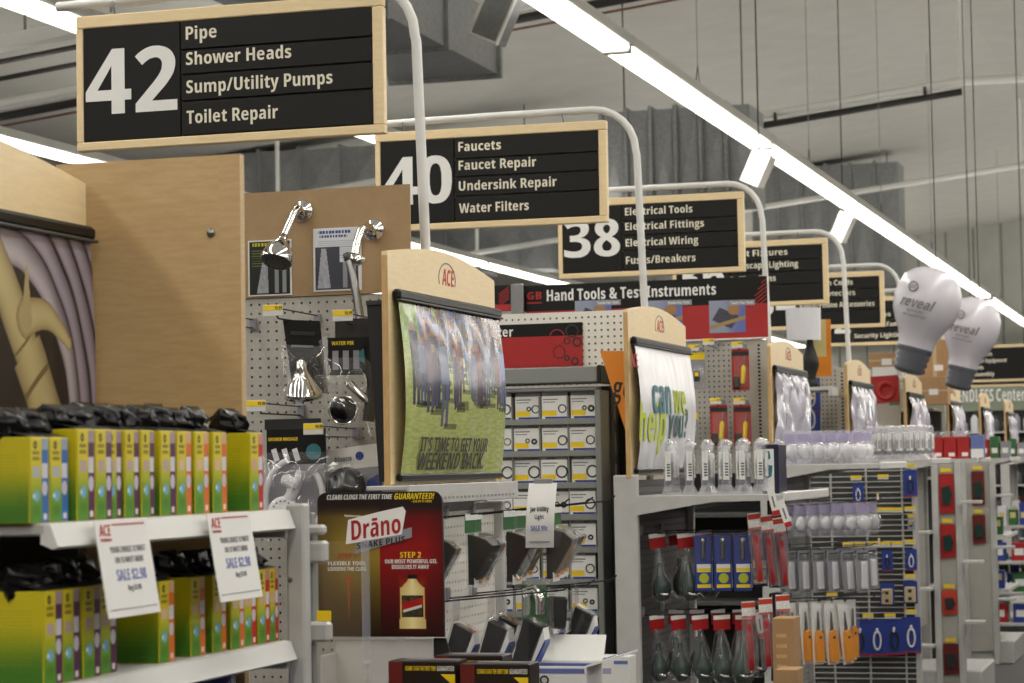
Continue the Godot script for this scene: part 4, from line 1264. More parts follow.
				for q in 25:
					var a := deg_to_rad(100 + 300.0 * q / 24)
					hose.append(Vector3(0.082 * cos(a), -0.20 + 0.105 * sin(a), 0.02))
				tube("hose", k, hose, 0.0085, M.plastic_white, 10)
				var hd := lathe("spray_head", k, [Vector2(0.0, 0.010), Vector2(0.030, 0.010), Vector2(0.040, 0.004), Vector2(0.043, -0.01), Vector2(0.0, -0.02)], M.plastic_white, Vector3(-0.02, -0.232, 0.05), Vector3(PI / 2 - 0.2, 0.25, 0), 26)
				for q in 14:
					var a := TAU * q / 14
					box("nozzle", hd, Vector3(0.026 * cos(a), 0.0105, 0.026 * sin(a)), Vector3(0.004, 0.002, 0.004), M.ink, 0.0)
				tube("handle", k, [Vector3(-0.008, -0.20, 0.035), Vector3(0.012, -0.16, 0.03), Vector3(0.025, -0.125, 0.03)], 0.017, M.plastic_white, 12, 0.012)
				box("bracket", k, Vector3(0.0, -0.155, 0.045), Vector3(0.05, 0.03, 0.03), M.plastic_white, 0.008, Vector3(0, 0, -0.5))
				pillow("blister", k, 0.195, 0.25, 0.14, M.clear, Vector3(0, -0.20, 0.02), Vector3.ZERO, 15)
				box("floor_card", k, Vector3(0.0, -0.20, 0.0), Vector3(0.165, 0.20, 0.002), M.plastic_grey, 0.0)
			3:
				box("card", k, Vector3(0, -0.04, 0), Vector3(0.16, 0.06, 0.003), M.paper, 0.001, Vector3(0, 0, 0.10))
				text(k, "Alsons", 0.014, M.ink, Vector3(-0.05, -0.045, 0.004), 0.05, -1, Vector3(0, 0, 0.10))
				lathe("logo_disc", k, [Vector2(0.012, 0.0), Vector2(0.0, 0.001)], M.blue, Vector3(0.022, -0.035, 0.003), Vector3(PI / 2, 0, 0), 14)
				lathe("round_head", k, [Vector2(0.0, 0.030), Vector2(0.03, 0.027), Vector2(0.054, 0.012), Vector2(0.058, 0.0), Vector2(0.0, -0.01)], M.gloss_black, Vector3(-0.012, -0.12, 0.025), Vector3(PI / 2 - 0.2, 0, 0), 26)
				box("lower_card", k, Vector3(0.0, -0.12, 0.0), Vector3(0.165, 0.11, 0.002), M.plastic_grey, 0.0)
				prism("blue_corner", k, [Vector2(0.082, -0.08), Vector2(0.082, -0.16), Vector2(0.03, -0.16), Vector2(0.045, -0.10)], 0.004, M.blue, Vector3(0, 0, 0.004))
				pillow("blister", k, 0.17, 0.15, 0.10, M.clear, Vector3(0, -0.115, 0.02), Vector3.ZERO, 16)

func shower_arm(t: Node3D, pts: Array) -> void:
	lathe("flange", t, [Vector2(0.0, 0.022), Vector2(0.014, 0.020), Vector2(0.020, 0.014), Vector2(0.030, 0.010), Vector2(0.032, 0.0)], M.chrome, Vector3.ZERO, Vector3(PI / 2, 0, 0), 24)
	var c := Curve3D.new()
	for i in pts.size():
		var d: Vector3 = (pts[mini(i + 1, pts.size() - 1)] - pts[maxi(i - 1, 0)]) / 6.0
		c.add_point(pts[i], -d, d)
	var out := []
	for i in 17:
		out.append(c.sample_baked(c.get_baked_length() * i / 16.0))
	tube("arm", t, out, 0.0115, M.chrome, 14)

# ------------------------------------------------------------------ aisle end 42: crowd poster, hooks of black wedge packs
func crowd_print() -> ImageTexture:
	var w := 384
	var h := 224
	var n := noise(17, 1.0)
	var im := Image.create(w, h, false, Image.FORMAT_RGB8)
	for y in h:
		for x in w:
			var u := float(x) / w
			var v := float(y) / h
			var g := Color(0.76, 0.78, 0.52).lerp(Color(0.60, 0.66, 0.36), 0.5 + 0.6 * n.get_noise_2d(u * 14, v * 40))
			if v < 0.25: g = Color(0.60, 0.70, 0.34).lerp(Color(0.40, 0.52, 0.22), 0.5 + n.get_noise_2d(u * 20 + 5, v * 14))
			im.set_pixel(x, y, g)
	var r := RandomNumberGenerator.new()
	r.seed = 8
	var cols := [Color(0.20, 0.26, 0.46), Color(0.32, 0.42, 0.66), Color(0.17, 0.18, 0.26), Color(0.42, 0.47, 0.58), Color(0.36, 0.28, 0.36), Color(0.45, 0.18, 0.22), Color(0.24, 0.30, 0.40), Color(0.30, 0.36, 0.50)]
	var people := []
	for k in 170:
		people.append([lerpf(0.1, 1.0, r.randf()), lerpf(0.20, 0.62, pow(r.randf(), 1.5)), r.randi() % cols.size(), r.randf_range(0.85, 1.15)])
	people.append([0.085, 0.60, 2, 1.2])
	people.append([0.20, 0.64, 4, 1.15])
	people.append([0.33, 0.72, 3, 1.2])
	people.sort_custom(func(a, b): return a[1] < b[1])
	for q in people:
		var foot: float = q[1]
		if q[0] < 0.16 and foot < 0.5: continue
		var hh: float = (0.17 + 0.40 * foot) * q[3]
		var cx: float = q[0]
		var ww := hh * 0.075
		var c: Color = cols[q[2]]
		var legs: Color = Color(0.30, 0.32, 0.40).lerp(c, 0.35)
		for y in range(int((foot - hh) * h), int((foot + 0.02) * h)):
			var v := float(y) / h
			var f := (v - (foot - hh)) / hh           # 0 at the head, 1 at the feet
			for x in range(int((cx - 0.09) * w), int((cx + 0.14) * w)):
				if x < 0 or y < 0 or x >= w or y >= h: continue
				var u := float(x) / w
				var dx := absf(u - cx) / ww
				if f < 0.14:
					if Vector2(dx * 1.8, (f - 0.08) / 0.065).length() < 1.0: im.set_pixel(x, y, Color(0.55, 0.42, 0.34).darkened(0.15 * q[3]))
				elif f < 0.55:
					if dx < 0.95 - 0.5 * absf(f - 0.25): im.set_pixel(x, y, c)
				elif f <= 1.0:
					if dx < 0.75 and dx > 0.16 - 0.3 * (0.75 - f): im.set_pixel(x, y, legs)
				if f > 0.97 and u > cx and u < cx + hh * 0.22: im.set_pixel(x, y, im.get_pixel(x, y).darkened(0.35))
	return ImageTexture.create_from_image(im)

func on_face(u: float, v: float, zc: float) -> Vector2:
	var p := px(u, v, XE + 0.042)
	return Vector2(zc - p.z, p.y)

func endcap_42() -> void:
	var zc := -6.141
	var m := print_mat(crowd_print(), 0.16)
	var t := header(zc, 0.932, "wooden board with a crowd-on-grass poster saying weekend back", m, 0.003, 0.03, 3)
	var surf := func(x: float, y: float) -> float:
		var v := (2.04 - y) / 0.455
		var u := (x + 0.466 - 0.03) / (0.932 - 0.045)
		return 0.016 + 0.03 * sin(PI * v) * (0.6 + 0.4 * cos(PI * (u - 0.5))) + 0.0045
	var a := on_face(424, 444.5, zc)
	var b := on_face(490, 440.5, zc)
	text_on(t, "IT'S TIME TO GET YOUR", 0.038, M.deep_black, a, b.x - a.x, -1, 0.05, surf)
	a = on_face(423, 461.5, zc)
	b = on_face(489, 456.5, zc)
	text_on(t, "WEEKEND BACK.", 0.045, M.deep_black, a, b.x - a.x, -1, 0.2, surf)
	# black felt strip hanging beside the board
	var s := thing("felt_strip", "black hanging strip between the shower packs and the crowd poster board", "strip", Vector3(0, 0, -5.70))
	var c0 := pz(367, 301, 5.70)
	var c1 := pz(384, 300, 5.70)
	var c2 := pz(387, 482, 5.70)
	var c3 := pz(380, 482, 5.70)
	prism("panel", s, [Vector2(c0.x, c0.y), Vector2(c1.x, c1.y), Vector2(c2.x, c2.y), Vector2(c3.x, c3.y)], 0.01, M.deep_black)
	span("hem", s, Vector3(c0.x, c0.y - 0.012, 0.004), Vector3(c1.x, c0.y, 0.010), M.ink, 0.001)
	# rack with its white top shelf
	var w := 0.932
	var rk := rack(zc, w, "white pegboard rack under the crowd poster hung with black packs", M.peg_white, 1.50)
	var top := span("top_shelf", rk, Vector3(XE - 0.06, 1.545, w / 2 + 0.02), Vector3(XE + 0.05, 1.557, -w / 2 - 0.02), M.white_paint, 0.002)
	box("shelf_lip", top, Vector3(0.058, -0.018, 0), Vector3(0.006, 0.05, w + 0.04), M.white_paint, 0.002)
	for k in 26:
		box("lip_slot", top, Vector3(0.0612, -0.030, -w / 2 + 0.03 + k * 0.035), Vector3(0.001, 0.006, 0.018), M.grey_paint, 0.0)
	# hooks and packs: two rows, in each a near and a far column
	for row in 2:
		for col in 3:
			var z := -5.86 - 0.24 * col
			var y := 1.478 if row == 0 else 1.258
			var nm := "%s row, %s column from the camera" % [["upper", "lower"][row], ORD[col]]
			peg_hook("grey wire hook under the crowd poster, " + nm, Vector3(XE + 0.002, y, z), 0.42, PI / 2, false, "hooks under the crowd poster", 0.035)
			var n := ([4, 3, 2] if row == 0 else [3, 2, 2])[col] as int
			for k in n:
				var kind := "wedge_pack" if row == 0 else "slope_pack"
				var x: float = XE + 0.05 + (0.105 if row == 0 else 0.095) * k + 0.05 * col + 0.03 * row
				pack(kind, "black wedge in clear pack, %s, %s from pegboard" % [nm, ORD[k]], "package", "black wedge packs", Vector3(x, y - 0.008 + 0.07 * (x - XE), z + 0.0), Vector3(0, PI / 2 + rng.randf_range(-0.12, 0.12), 0))
	# pack with a chromed faucet and a lone black box pack at the outer end of the lower row
	var fp := pz(533, 585, 5.95)
	var f := thing("faucet_pack", "clear pack with a chrome faucet part at the end of the lower hooks", "package", fp)
	box("card", f, Vector3(0, -0.05, -0.012), Vector3(0.07, 0.10, 0.002), M.green, 0.0)
	tube("spout", f, [Vector3(-0.02, -0.02, 0.01), Vector3(0.012, -0.012, 0.02), Vector3(0.026, -0.035, 0.025), Vector3(0.026, -0.075, 0.025)], 0.013, M.chrome, 12)
	lathe("valve", f, [Vector2(0.0, 0.018), Vector2(0.016, 0.016), Vector2(0.018, -0.012), Vector2(0.010, -0.022), Vector2(0.0, -0.024)], M.chrome, Vector3(0.024, -0.125, 0.025), Vector3(0, 0, 0.3), 16)
	pillow("blister", f, 0.10, 0.19, 0.08, M.clear, Vector3(0.008, -0.075, 0.01), Vector3.ZERO, 21)
	var bp := thing("black_box_pack", "small black box in a clear pack at the outer end of the lower hooks", "package", pz(558, 588, 6.05))
	bp.rotation = Vector3(0, 0.25, -0.08)
	box("black_box", bp, Vector3(0, -0.065, 0), Vector3(0.055, 0.085, 0.04), M.gloss_black, 0.006)
	box("shell", bp, Vector3(0.004, -0.06, 0), Vector3(0.075, 0.11, 0.055), M.clear, 0.008)
	# swinging price card at the hook end
	var pc := pz(543, 483, 5.80)
	var c := thing("hook_price_card", "white curled price card hanging from the hook under the crowd poster", "card", pc)
	sheet("card", c, 4, 10, func(u: float, v: float) -> Vector3: return Vector3((u - 0.5) * 0.075 - 0.012 * v * v, -0.165 * v, 0.02 * sin(PI * v)), M.paper)
	text(c, "Jar Utility", 0.012, M.ink, Vector3(-0.005, -0.066, 0.021), 0.05, 0)
	text(c, "Light", 0.011, M.ink, Vector3(-0.006, -0.086, 0.020), 0.024, 0)
	text(c, "SALE 99c", 0.013, M.blue_ink, Vector3(-0.007, -0.115, 0.018), 0.045, 0)
	box("clip", c, Vector3(0, 0.004, -0.004), Vector3(0.05, 0.014, 0.01), M.plastic_grey, 0.002)
	box("footer_rule", c, Vector3(-0.010, -0.150, 0.009), Vector3(0.055, 0.002, 0.001), M.ink, 0.0)
	# open printed carton at the bottom
	var p := pz(537, 666, 5.80)
	var o := thing("open_carton", "open white carton with blue stripes at the bottom of the wedge rack", "box", Vector3(p.x, 0.18, -5.88))
	var top_y := p.y - 0.18
	var hx := 0.128
	for sgn in [-1, 1]:
		box("long_side", o, Vector3(0, top_y / 2, sgn * 0.08), Vector3(hx * 2, top_y, 0.004), M.paper, 0.001)
		box("blue_stripe", o, Vector3(0, top_y - 0.012, sgn * 0.08 + 0.0025), Vector3(hx * 2 - 0.004, 0.012, 0.001), M.blue_ink, 0.0)
		box("short_side", o, Vector3(sgn * hx, top_y / 2, 0), Vector3(0.004, top_y, 0.16), M.paper, 0.001)
	prism("flap", o, [Vector2(0, 0), Vector2(0.10, 0.03), Vector2(0.10, 0.036), Vector2(0, 0.006)], 0.15, M.paper, Vector3(hx, top_y - 0.004, 0))
	prism("flap", o, [Vector2(-hx, 0), Vector2(hx, 0), Vector2(hx - 0.01, 0.10), Vector2(-hx + 0.01, 0.10)], 0.003, M.paper, Vector3(0, top_y - 0.002, -0.10), Vector3(-0.9, 0, 0))
	for k in 4:
		box("flap_stripe", o, Vector3(hx + 0.03 + 0.02 * k, top_y + 0.013 + 0.006 * k, -0.02 + 0.02 * (k % 2)), Vector3(0.010, 0.002, 0.05), M.blue_ink, 0.0, Vector3(0, 0, 0.29))
	add_ring(o, Vector3(0.02, top_y - 0.035, 0.083), 0.012, 0.004, M.ink, "printed_ring")
	box("deck", o, Vector3(0, top_y - 0.05, 0), Vector3(hx * 2 - 0.01, 0.003, 0.15), M.blue_ink, 0.0)

# ------------------------------------------------------------------ the drain-opener display
func drain_print() -> ImageTexture:
	var n := noise(51, 1.0)
	return picture(256, 288, func(u: float, v: float):
		var left := Color(0.56, 0.47, 0.18)
		var right := Color(0.55, 0.06, 0.08)
		var c: Color
		if u < 0.5:
			c = left.lerp(Color(0.12, 0.08, 0.04), clampf(absf(v - 0.40) * 1.9 - 0.12, 0, 1))
			c = c.lerp(Color(0.20, 0.15, 0.08), clampf((0.22 - u) * 2.2, 0, 0.7))
		else:
			c = right.lerp(Color(0.10, 0.02, 0.03), clampf(absf(v - 0.42) * 1.8 - 0.10, 0, 1))
			c = c.lerp(Color(0.16, 0.03, 0.04), clampf((u - 0.86) * 3.0, 0, 0.5))
		if v < 0.17: c = c.lerp(Color(0.10, 0.06, 0.05), clampf((0.17 - v) * 12, 0, 1))
		# silver snake glint
		if absf(v - 0.165 - 0.05 * (u - 0.3)) < 0.006 + 0.01 * clampf(0.32 - u, 0, 1) and u > 0.22 and u < 0.40: c = Color(0.75, 0.72, 0.66)
		# arrow
		if absf(u - 0.245) < 0.006 and v > 0.60 and v < 0.96: c = Color(0.70, 0.28, 0.10).lerp(c, smoothstep(0.7, 0.97, v))
		if v > 0.588 and v < 0.615 and absf(u - 0.245) < (v - 0.585) * 0.9: c = Color(0.74, 0.16, 0.06)
		# bottle
		var bx := u - 0.755
		var glow := maxf(absf(bx) / 0.12, absf(v - 0.775) / 0.20)
		if glow < 1.0: c = c.lerp(Color(0.62, 0.22, 0.08), (1.0 - glow) * 2.0 if glow > 0.5 else 1.0)
		var hw := 0.098
		if v < 0.66: hw = lerpf(0.035, 0.095, smoothstep(0.60, 0.68, v))
		elif v > 0.88: hw = 0.105
		if v > 0.60 and v < 0.945 and absf(bx) < hw:
			c = Color(0.80, 0.70, 0.42).lerp(Color(0.93, 0.87, 0.64), 1.0 - absf(bx) / hw)
			if v > 0.715 and v < 0.865 and absf(bx) < 0.086: c = Color(0.12, 0.11, 0.09).lerp(Color(0.3, 0.28, 0.2), 0.5 + n.get_noise_2d(u * 30, v * 30))
			if absf(v - 0.775 + bx * 0.25) < 0.026 and absf(bx) < 0.08: c = Color(0.72, 0.12, 0.12)
			if absf(v - 0.806 + bx * 0.25) < 0.010 and absf(bx) < 0.075: c = Color(0.8, 0.8, 0.78)
		if v > 0.572 and v < 0.602 and absf(bx) < 0.038: c = Color(0.06, 0.05, 0.05)
		return c)

func drain_display() -> void:
	var d := 5.38
	var a := pz(317, 493, d)
	var b := pz(444, 637, d)
	var W := b.x - a.x
	var H := a.y - b.y
	var t := thing("drain_display", "dark red and gold drain opener advertising board on a white tray", "display", Vector3((a.x + b.x) / 2, 0, -d))
	var yc := (a.y + b.y) / 2
	var poly := []
	var r := 0.022
	poly.append(Vector2(-W / 2, -H / 2))
	poly.append(Vector2(W / 2, -H / 2))
	for k in 7:
		var q := PI / 2 * k / 6
		poly.append(Vector2(W / 2 - r + r * cos(q), H / 2 - r + r * sin(q)))
	for k in 7:
		var q := PI / 2 + PI / 2 * k / 6
		poly.append(Vector2(-W / 2 + r + r * cos(q), H / 2 - r + r * sin(q)))
	prism("board", t, poly, 0.010, print_mat(drain_print(), 0.3), Vector3(0, yc, -0.006))
	var L := func(u: float, v: float) -> Vector3:
		var p := pz(u, v, d)
		return Vector3(p.x - t.position.x, p.y, 0.0002)
	var wd := func(u0: float, u1: float) -> float: return pz(u1, 560, d).x - pz(u0, 560, d).x
	text(t, "CLEARS CLOGS THE FIRST TIME", 0.0115, M.paper, L.call(327, 497.5), wd.call(327, 392), -1, Vector3.ZERO, 0.2)
	text(t, "GUARANTEED!", 0.0145, M.yellow, L.call(394.5, 496.5), wd.call(394.5, 434), -1, Vector3.ZERO, 0.2)
	text(t, "- OR IT'S FREE", 0.005, M.yellow, L.call(411, 501.5), wd.call(411, 432), -1, Vector3.ZERO, 0.2)
	# the tilted logo on a white plate with a grey lower tongue
	var tilt := Vector3(0, 0, 0.13)
	var lp: Vector3 = L.call(377, 533)
	prism("logo_plate", t, [Vector2(-0.085, -0.024), Vector2(0.062, -0.020), Vector2(0.080, 0.034), Vector2(0.074, 0.046), Vector2(0.012, 0.042), Vector2(-0.070, 0.034)], 0.0012, M.paper, lp + Vector3(0, 0.008, 0.0006), tilt)
	prism("logo_tongue", t, [Vector2(-0.070, -0.044), Vector2(0.082, -0.024), Vector2(0.085, 0.0), Vector2(-0.06, -0.015)], 0.0012, M.plastic_grey, lp + Vector3(0.005, 0.002, 0.0004), tilt)
	text(t, "Drāno", 0.046, M.red, lp + Vector3(-0.002, 0.014, 0.0018), 0.128, 0, tilt, 0.12, "logo")
	text(t, "SNAKE PLUS", 0.0145, M.ink, lp + Vector3(0.010, -0.023, 0.0018), 0.125, 0, tilt, 0.15)
	text(t, "STEP 1", 0.0125, M.red, L.call(338, 556), wd.call(338, 356), -1)
	text(t, "FLEXIBLE TOOL", 0.009, M.paper, L.call(328, 563.5), wd.call(328, 366), -1)
	text(t, "LOOSENS THE CLOG", 0.009, M.paper, L.call(328, 569), wd.call(328, 366), -1)
	text(t, "STEP 2", 0.0135, M.yellow, L.call(400, 555), wd.call(400, 421), -1)
	text(t, "OUR MOST POWERFUL GEL", 0.0095, M.paper, L.call(385, 561.5), wd.call(385, 437), -1)
	text(t, "DISSOLVES IT AWAY", 0.0095, M.paper, L.call(392, 567), wd.call(392, 429), -1)
	text(t, "Drāno", 0.014, M.red, L.call(411, 602.5), wd.call(402, 420), 0, Vector3(0, 0, 0.1), 0.1)
	# white tray below
	var c := pz(333, 639, d)
	var e := pz(432, 674, d)
	span("tray_back", t, Vector3(c.x - t.position.x, e.y - 0.12, -0.02), Vector3(e.x - t.position.x, c.y, -0.012), M.white_paint, 0.002)
	span("tray_floor", t, Vector3(c.x - t.position.x, e.y - 0.13, -0.02), Vector3(e.x - t.position.x + 0.16, e.y - 0.12, 0.20), M.white_paint, 0.002)
	span("tray_side", t, Vector3(c.x - t.position.x, e.y - 0.12, -0.012), Vector3(c.x - t.position.x + 0.006, e.y + 0.05, 0.09), M.white_paint, 0.002)
	prism("stay", t, [Vector2(0, 0), Vector2(0.05, -0.16), Vector2(-0.03, -0.16), Vector2(-0.03, 0)], 0.006, M.deep_black, Vector3(e.x - t.position.x + 0.03, c.y + 0.002, -0.02))
	span("stand", t, Vector3(-0.03, 0, -0.05), Vector3(0.03, e.y - 0.13, -0.02), M.white_paint, 0.003)
	span("stand_foot", t, Vector3(-0.15, 0, -0.12), Vector3(0.15, 0.012, 0.2), M.white_paint, 0.003)
	# boxes in the tray
	var spots := [[Vector3(pz(428, 660, 5.24).x, 0, -5.24), pz(428, 661, 5.2).y], [Vector3(pz(474, 656, 5.33).x, 0, -5.33), pz(474, 655, 5.3).y], [Vector3(pz(500, 663, 5.22).x, 0, -5.22), pz(500, 664, 5.18).y]]
	var nm := ["left", "rear", "right"]
	var floor_y: float = e.y - 0.12
	for i in 3:
		var p: Vector3 = spots[i][0]
		var hh: float = spots[i][1] - floor_y
		var k := thing("drain_kit_box", "black and red drain kit box with yellow lettering, %s one in the tray" % nm[i], "box", Vector3(p.x, floor_y, p.z), "drain kit boxes")
		box("body", k, Vector3(0, hh / 2, 0), Vector3(0.165, hh, 0.085), M.drain_dark, 0.002)
		box("red_end", k, Vector3(-0.066, hh / 2, 0), Vector3(0.034, hh - 0.003, 0.0862), M.drain_red, 0.0)
		box("top_print", k, Vector3(0.01, hh + 0.0002, -0.008), Vector3(0.13, 0.001, 0.022), M.plastic_grey, 0.0)
		text(k, "CLEARS CLOGS THE FIRST TIME", 0.010, M.yellow, Vector3(-0.042, hh - 0.017, 0.0434), 0.075)
		text(k, "GUARANTEED", 0.011, M.paper, Vector3(0.036, hh - 0.017, 0.0434), 0.042)
		prism("yellow_corner", k, [Vector2(0.045, hh - 0.030), Vector2(0.080, hh - 0.030), Vector2(0.080, hh - 0.06)], 0.001, M.yellow, Vector3(0, 0, 0.0432))
	# clear acrylic sheet standing between the carton rack and the display
	var q0 := pz(304, 541, 4.7)
	var q1 := pz(366, 683, 4.7)
	var ac := thing("acrylic_holder", "clear upright acrylic sign holder left of the drain opener board", "sign holder", Vector3(0, 0, -4.7))
	span("sheet", ac, Vector3(q0.x, 0.0, 0), Vector3(q1.x, q0.y, 0.004), M.acrylic, 0.0)
	span("edge", ac, Vector3(q1.x, 0.0, -0.02), Vector3(q1.x + 0.005, q0.y + 0.002, 0.02), M.film, 0.001)
	var tg := pz(323, 616, 4.69)
	box("price_tag", ac, Vector3(tg.x, tg.y, 0.007), Vector3(0.034, 0.022, 0.002), M.yellow, 0.0)
	span("foot", ac, Vector3(q0.x - 0.02, 0, -0.1), Vector3(q1.x + 0.02, 0.01, 0.1), M.clear, 0.002)

# ------------------------------------------------------------------ gondola 40: drawer cabinet of small parts
func gondola_40() -> void:
	var z := -8.69
	var t := thing("parts_wall", "white pegboard run above the small-parts cabinet behind the crowd poster", "shelving", Vector3(0, 0, z), "long shelving runs")
	var pb := put("pegboard", pegboard_mesh(0.85, 0.30, 0.0254, 0.0075), M.peg_white, t, Vector3(-3.0, 1.89, 0))
	box("cavity_back", pb, Vector3(0.425, 0.15, -0.02), Vector3(0.85, 0.30, 0.004), M.cavity, 0.0)
	span("lower_panel", t, Vector3(-5.5, 0, -0.03), Vector3(-2.15, 1.89, -0.002), M.dark_grey, 0.0)
	span("side_panel", t, Vector3(-5.5, 1.89, -0.03), Vector3(-3.0, 2.19, 0.0), M.peg_white, 0.0)
	span("rear_panel", t, Vector3(-5.5, 0, -0.16), Vector3(-2.2, 2.18, -0.14), M.peg_white, 0.0)
	# red banner
	var a := pz(495, 326, 8.68)
	var b := pz(583, 366, 8.68)
	var s := thing("parts_banner", "red and black banner with rubber rings above the grey parts cabinet", "banner", Vector3(0, 0, -8.684))
	var yt := pz(583, 322, 8.68).y
	var ym := pz(583, 335, 8.68).y
	span("red_field", s, Vector3(-2.95, b.y, 0), Vector3(b.x, ym, 0.004), M.red, 0.0005)
	span("black_field", s, Vector3(-2.95, ym, 0), Vector3(b.x, yt, 0.004), M.black, 0.0005)
	text(s, "Center", 0.036, M.paper, Vector3(pz(513, 333, 8.68).x, pz(513, 332, 8.68).y, 0.0045), 0.14, 1)
	for r in [[557, 337, 0.030, 0.003, 1], [572, 331, 0.026, 0.005, 0], [567, 341, 0.013, 0.004, 0], [577, 342, 0.019, 0.007, 0], [559, 352, 0.025, 0.003, 0], [567, 358, 0.011, 0.005, 0], [575, 361, 0.015, 0.006, 0]]:
		var p := pz(r[0], r[1], 8.679)
		add_ring(s, Vector3(p.x, p.y, 0.004), r[2], r[3], M.red if r[4] else M.ink, "printed_ring")
	# grey cabinet with a valance
	var c := thing("parts_cabinet", "dark grey steel cabinet with rows of small white parts packs", "cabinet", Vector3(0, 0, -8.50))
	var x0 := -2.66
	var xr := pz(600, 500, 8.45).x
	span("back", c, Vector3(x0, 0, -0.17), Vector3(xr, 1.90, -0.16), M.cavity, 0.0)
	span("valance", c, Vector3(-2.75, pz(560, 383, 8.42).y, -0.10), Vector3(pz(597, 383, 8.42).x, pz(560, 367, 8.42).y, 0.08), M.grey_paint, 0.004)
	span("valance_end", c, Vector3(pz(597, 383, 8.42).x + 0.001, pz(560, 383, 8.42).y - 0.005, -0.10), Vector3(pz(601, 383, 8.42).x, pz(560, 366, 8.42).y, 0.082), M.deep_black, 0.003)
	span("light_rail", c, Vector3(-2.70, pz(560, 391, 8.44).y, 0.0), Vector3(pz(597, 391, 8.44).x, pz(560, 388, 8.44).y, 0.06), M.plastic_grey, 0.002)
	var cols := [498.5, 525.5, 554.0, 582.5]
	var bottoms := [419.5, 451.5, 483.5, 515.5, 548.0, 580.0, 612.5, 645.5]
	span("upright", c, Vector3(pz(596.5, 500, 8.44).x, 0, -0.15), Vector3(xr + 0.012, 1.88, 0.06), M.grey_paint, 0.003)
	span("upright", c, Vector3(x0, 0, -0.15), Vector3(x0 + 0.02, 1.88, 0.06), M.grey_paint, 0.003)
	for k in 3:
		var xm := (pz(cols[k], 500, 8.44).x + pz(cols[k + 1], 500, 8.44).x) / 2
		span("divider", c, Vector3(xm - 0.003, 0.85, -0.15), Vector3(xm + 0.003, 1.86, 0.045), M.grey_paint, 0.001)
	for r in 8:
		var yb := pz(555, bottoms[r], 8.44).y
		span("tray", c, Vector3(x0, yb - 0.014, -0.15), Vector3(xr, yb - 0.001, 0.05), M.grey_paint, 0.002)
		box("tray_lip", c, Vector3((x0 + xr) / 2, yb - 0.008, 0.054), Vector3(xr - x0, 0.022, 0.006), M.grey_paint, 0.002)
		for q in 4:
			if r == 4 and q == 1: pass
			var p := pz(cols[q], bottoms[r], 8.44)
			var hgt := 0.104
			var pk := pack("ring_pack", "white and yellow parts pack, row %s from the top, %s column in the grey cabinet" % [["one", "two", "three", "four", "five", "six", "seven", "eight"][r], ["leftmost", "second", "third", "rightmost"][q]], "package", "parts packs in the grey cabinet", Vector3(p.x + rng.randf_range(-0.004, 0.004), yb + hgt + 0.0, -8.47 + rng.randf_range(-0.008, 0.012)))
			var big := rng.randf_range(0.009, 0.021)
			if r == 2: big = 0.024
			add_ring(pk, Vector3(0.030, -0.066 + 0.4 * (big - 0.01), 0.0054), big, big * (0.25 if big > 0.014 else 0.6), M.ink)
			if big < 0.016: add_ring(pk, Vector3(0.004, -0.062, 0.0054), 0.009, 0.004, M.ink)
	# a second, shadowed column of packs round the corner of the cabinet
	var c2 := thing("corner_cabinet", "narrow dark cabinet column between the parts cabinet and the help poster", "cabinet", Vector3(0, 0, -8.62))
	var xa := xr + 0.013
	var xb := pz(613, 500, 8.55).x
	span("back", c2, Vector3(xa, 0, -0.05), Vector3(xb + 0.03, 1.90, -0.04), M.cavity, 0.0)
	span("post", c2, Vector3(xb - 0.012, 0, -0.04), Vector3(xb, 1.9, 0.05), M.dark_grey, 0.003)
	for r in 8:
		var yb := pz(605, bottoms[r] + 3, 8.55).y
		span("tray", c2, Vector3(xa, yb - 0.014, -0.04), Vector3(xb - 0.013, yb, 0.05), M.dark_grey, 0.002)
		var pk := thing("corner_pack", "small white parts pack in the narrow dark column, row %s" % ["one", "two", "three", "four", "five", "six", "seven", "eight"][r], "package", Vector3((xa + xb) / 2 - 0.006, yb, -8.60), "parts packs in the narrow column")
		box("card", pk, Vector3(0, 0.042, 0), Vector3(0.030, 0.084, 0.008), M.plastic_grey, 0.001)
		add_ring(pk, Vector3(0, 0.035, 0.0042), 0.010, 0.004, M.ink)
		box("blue_print", pk, Vector3(0, 0.006, 0.0045), Vector3(0.029, 0.008, 0.001), M.blue, 0.0)

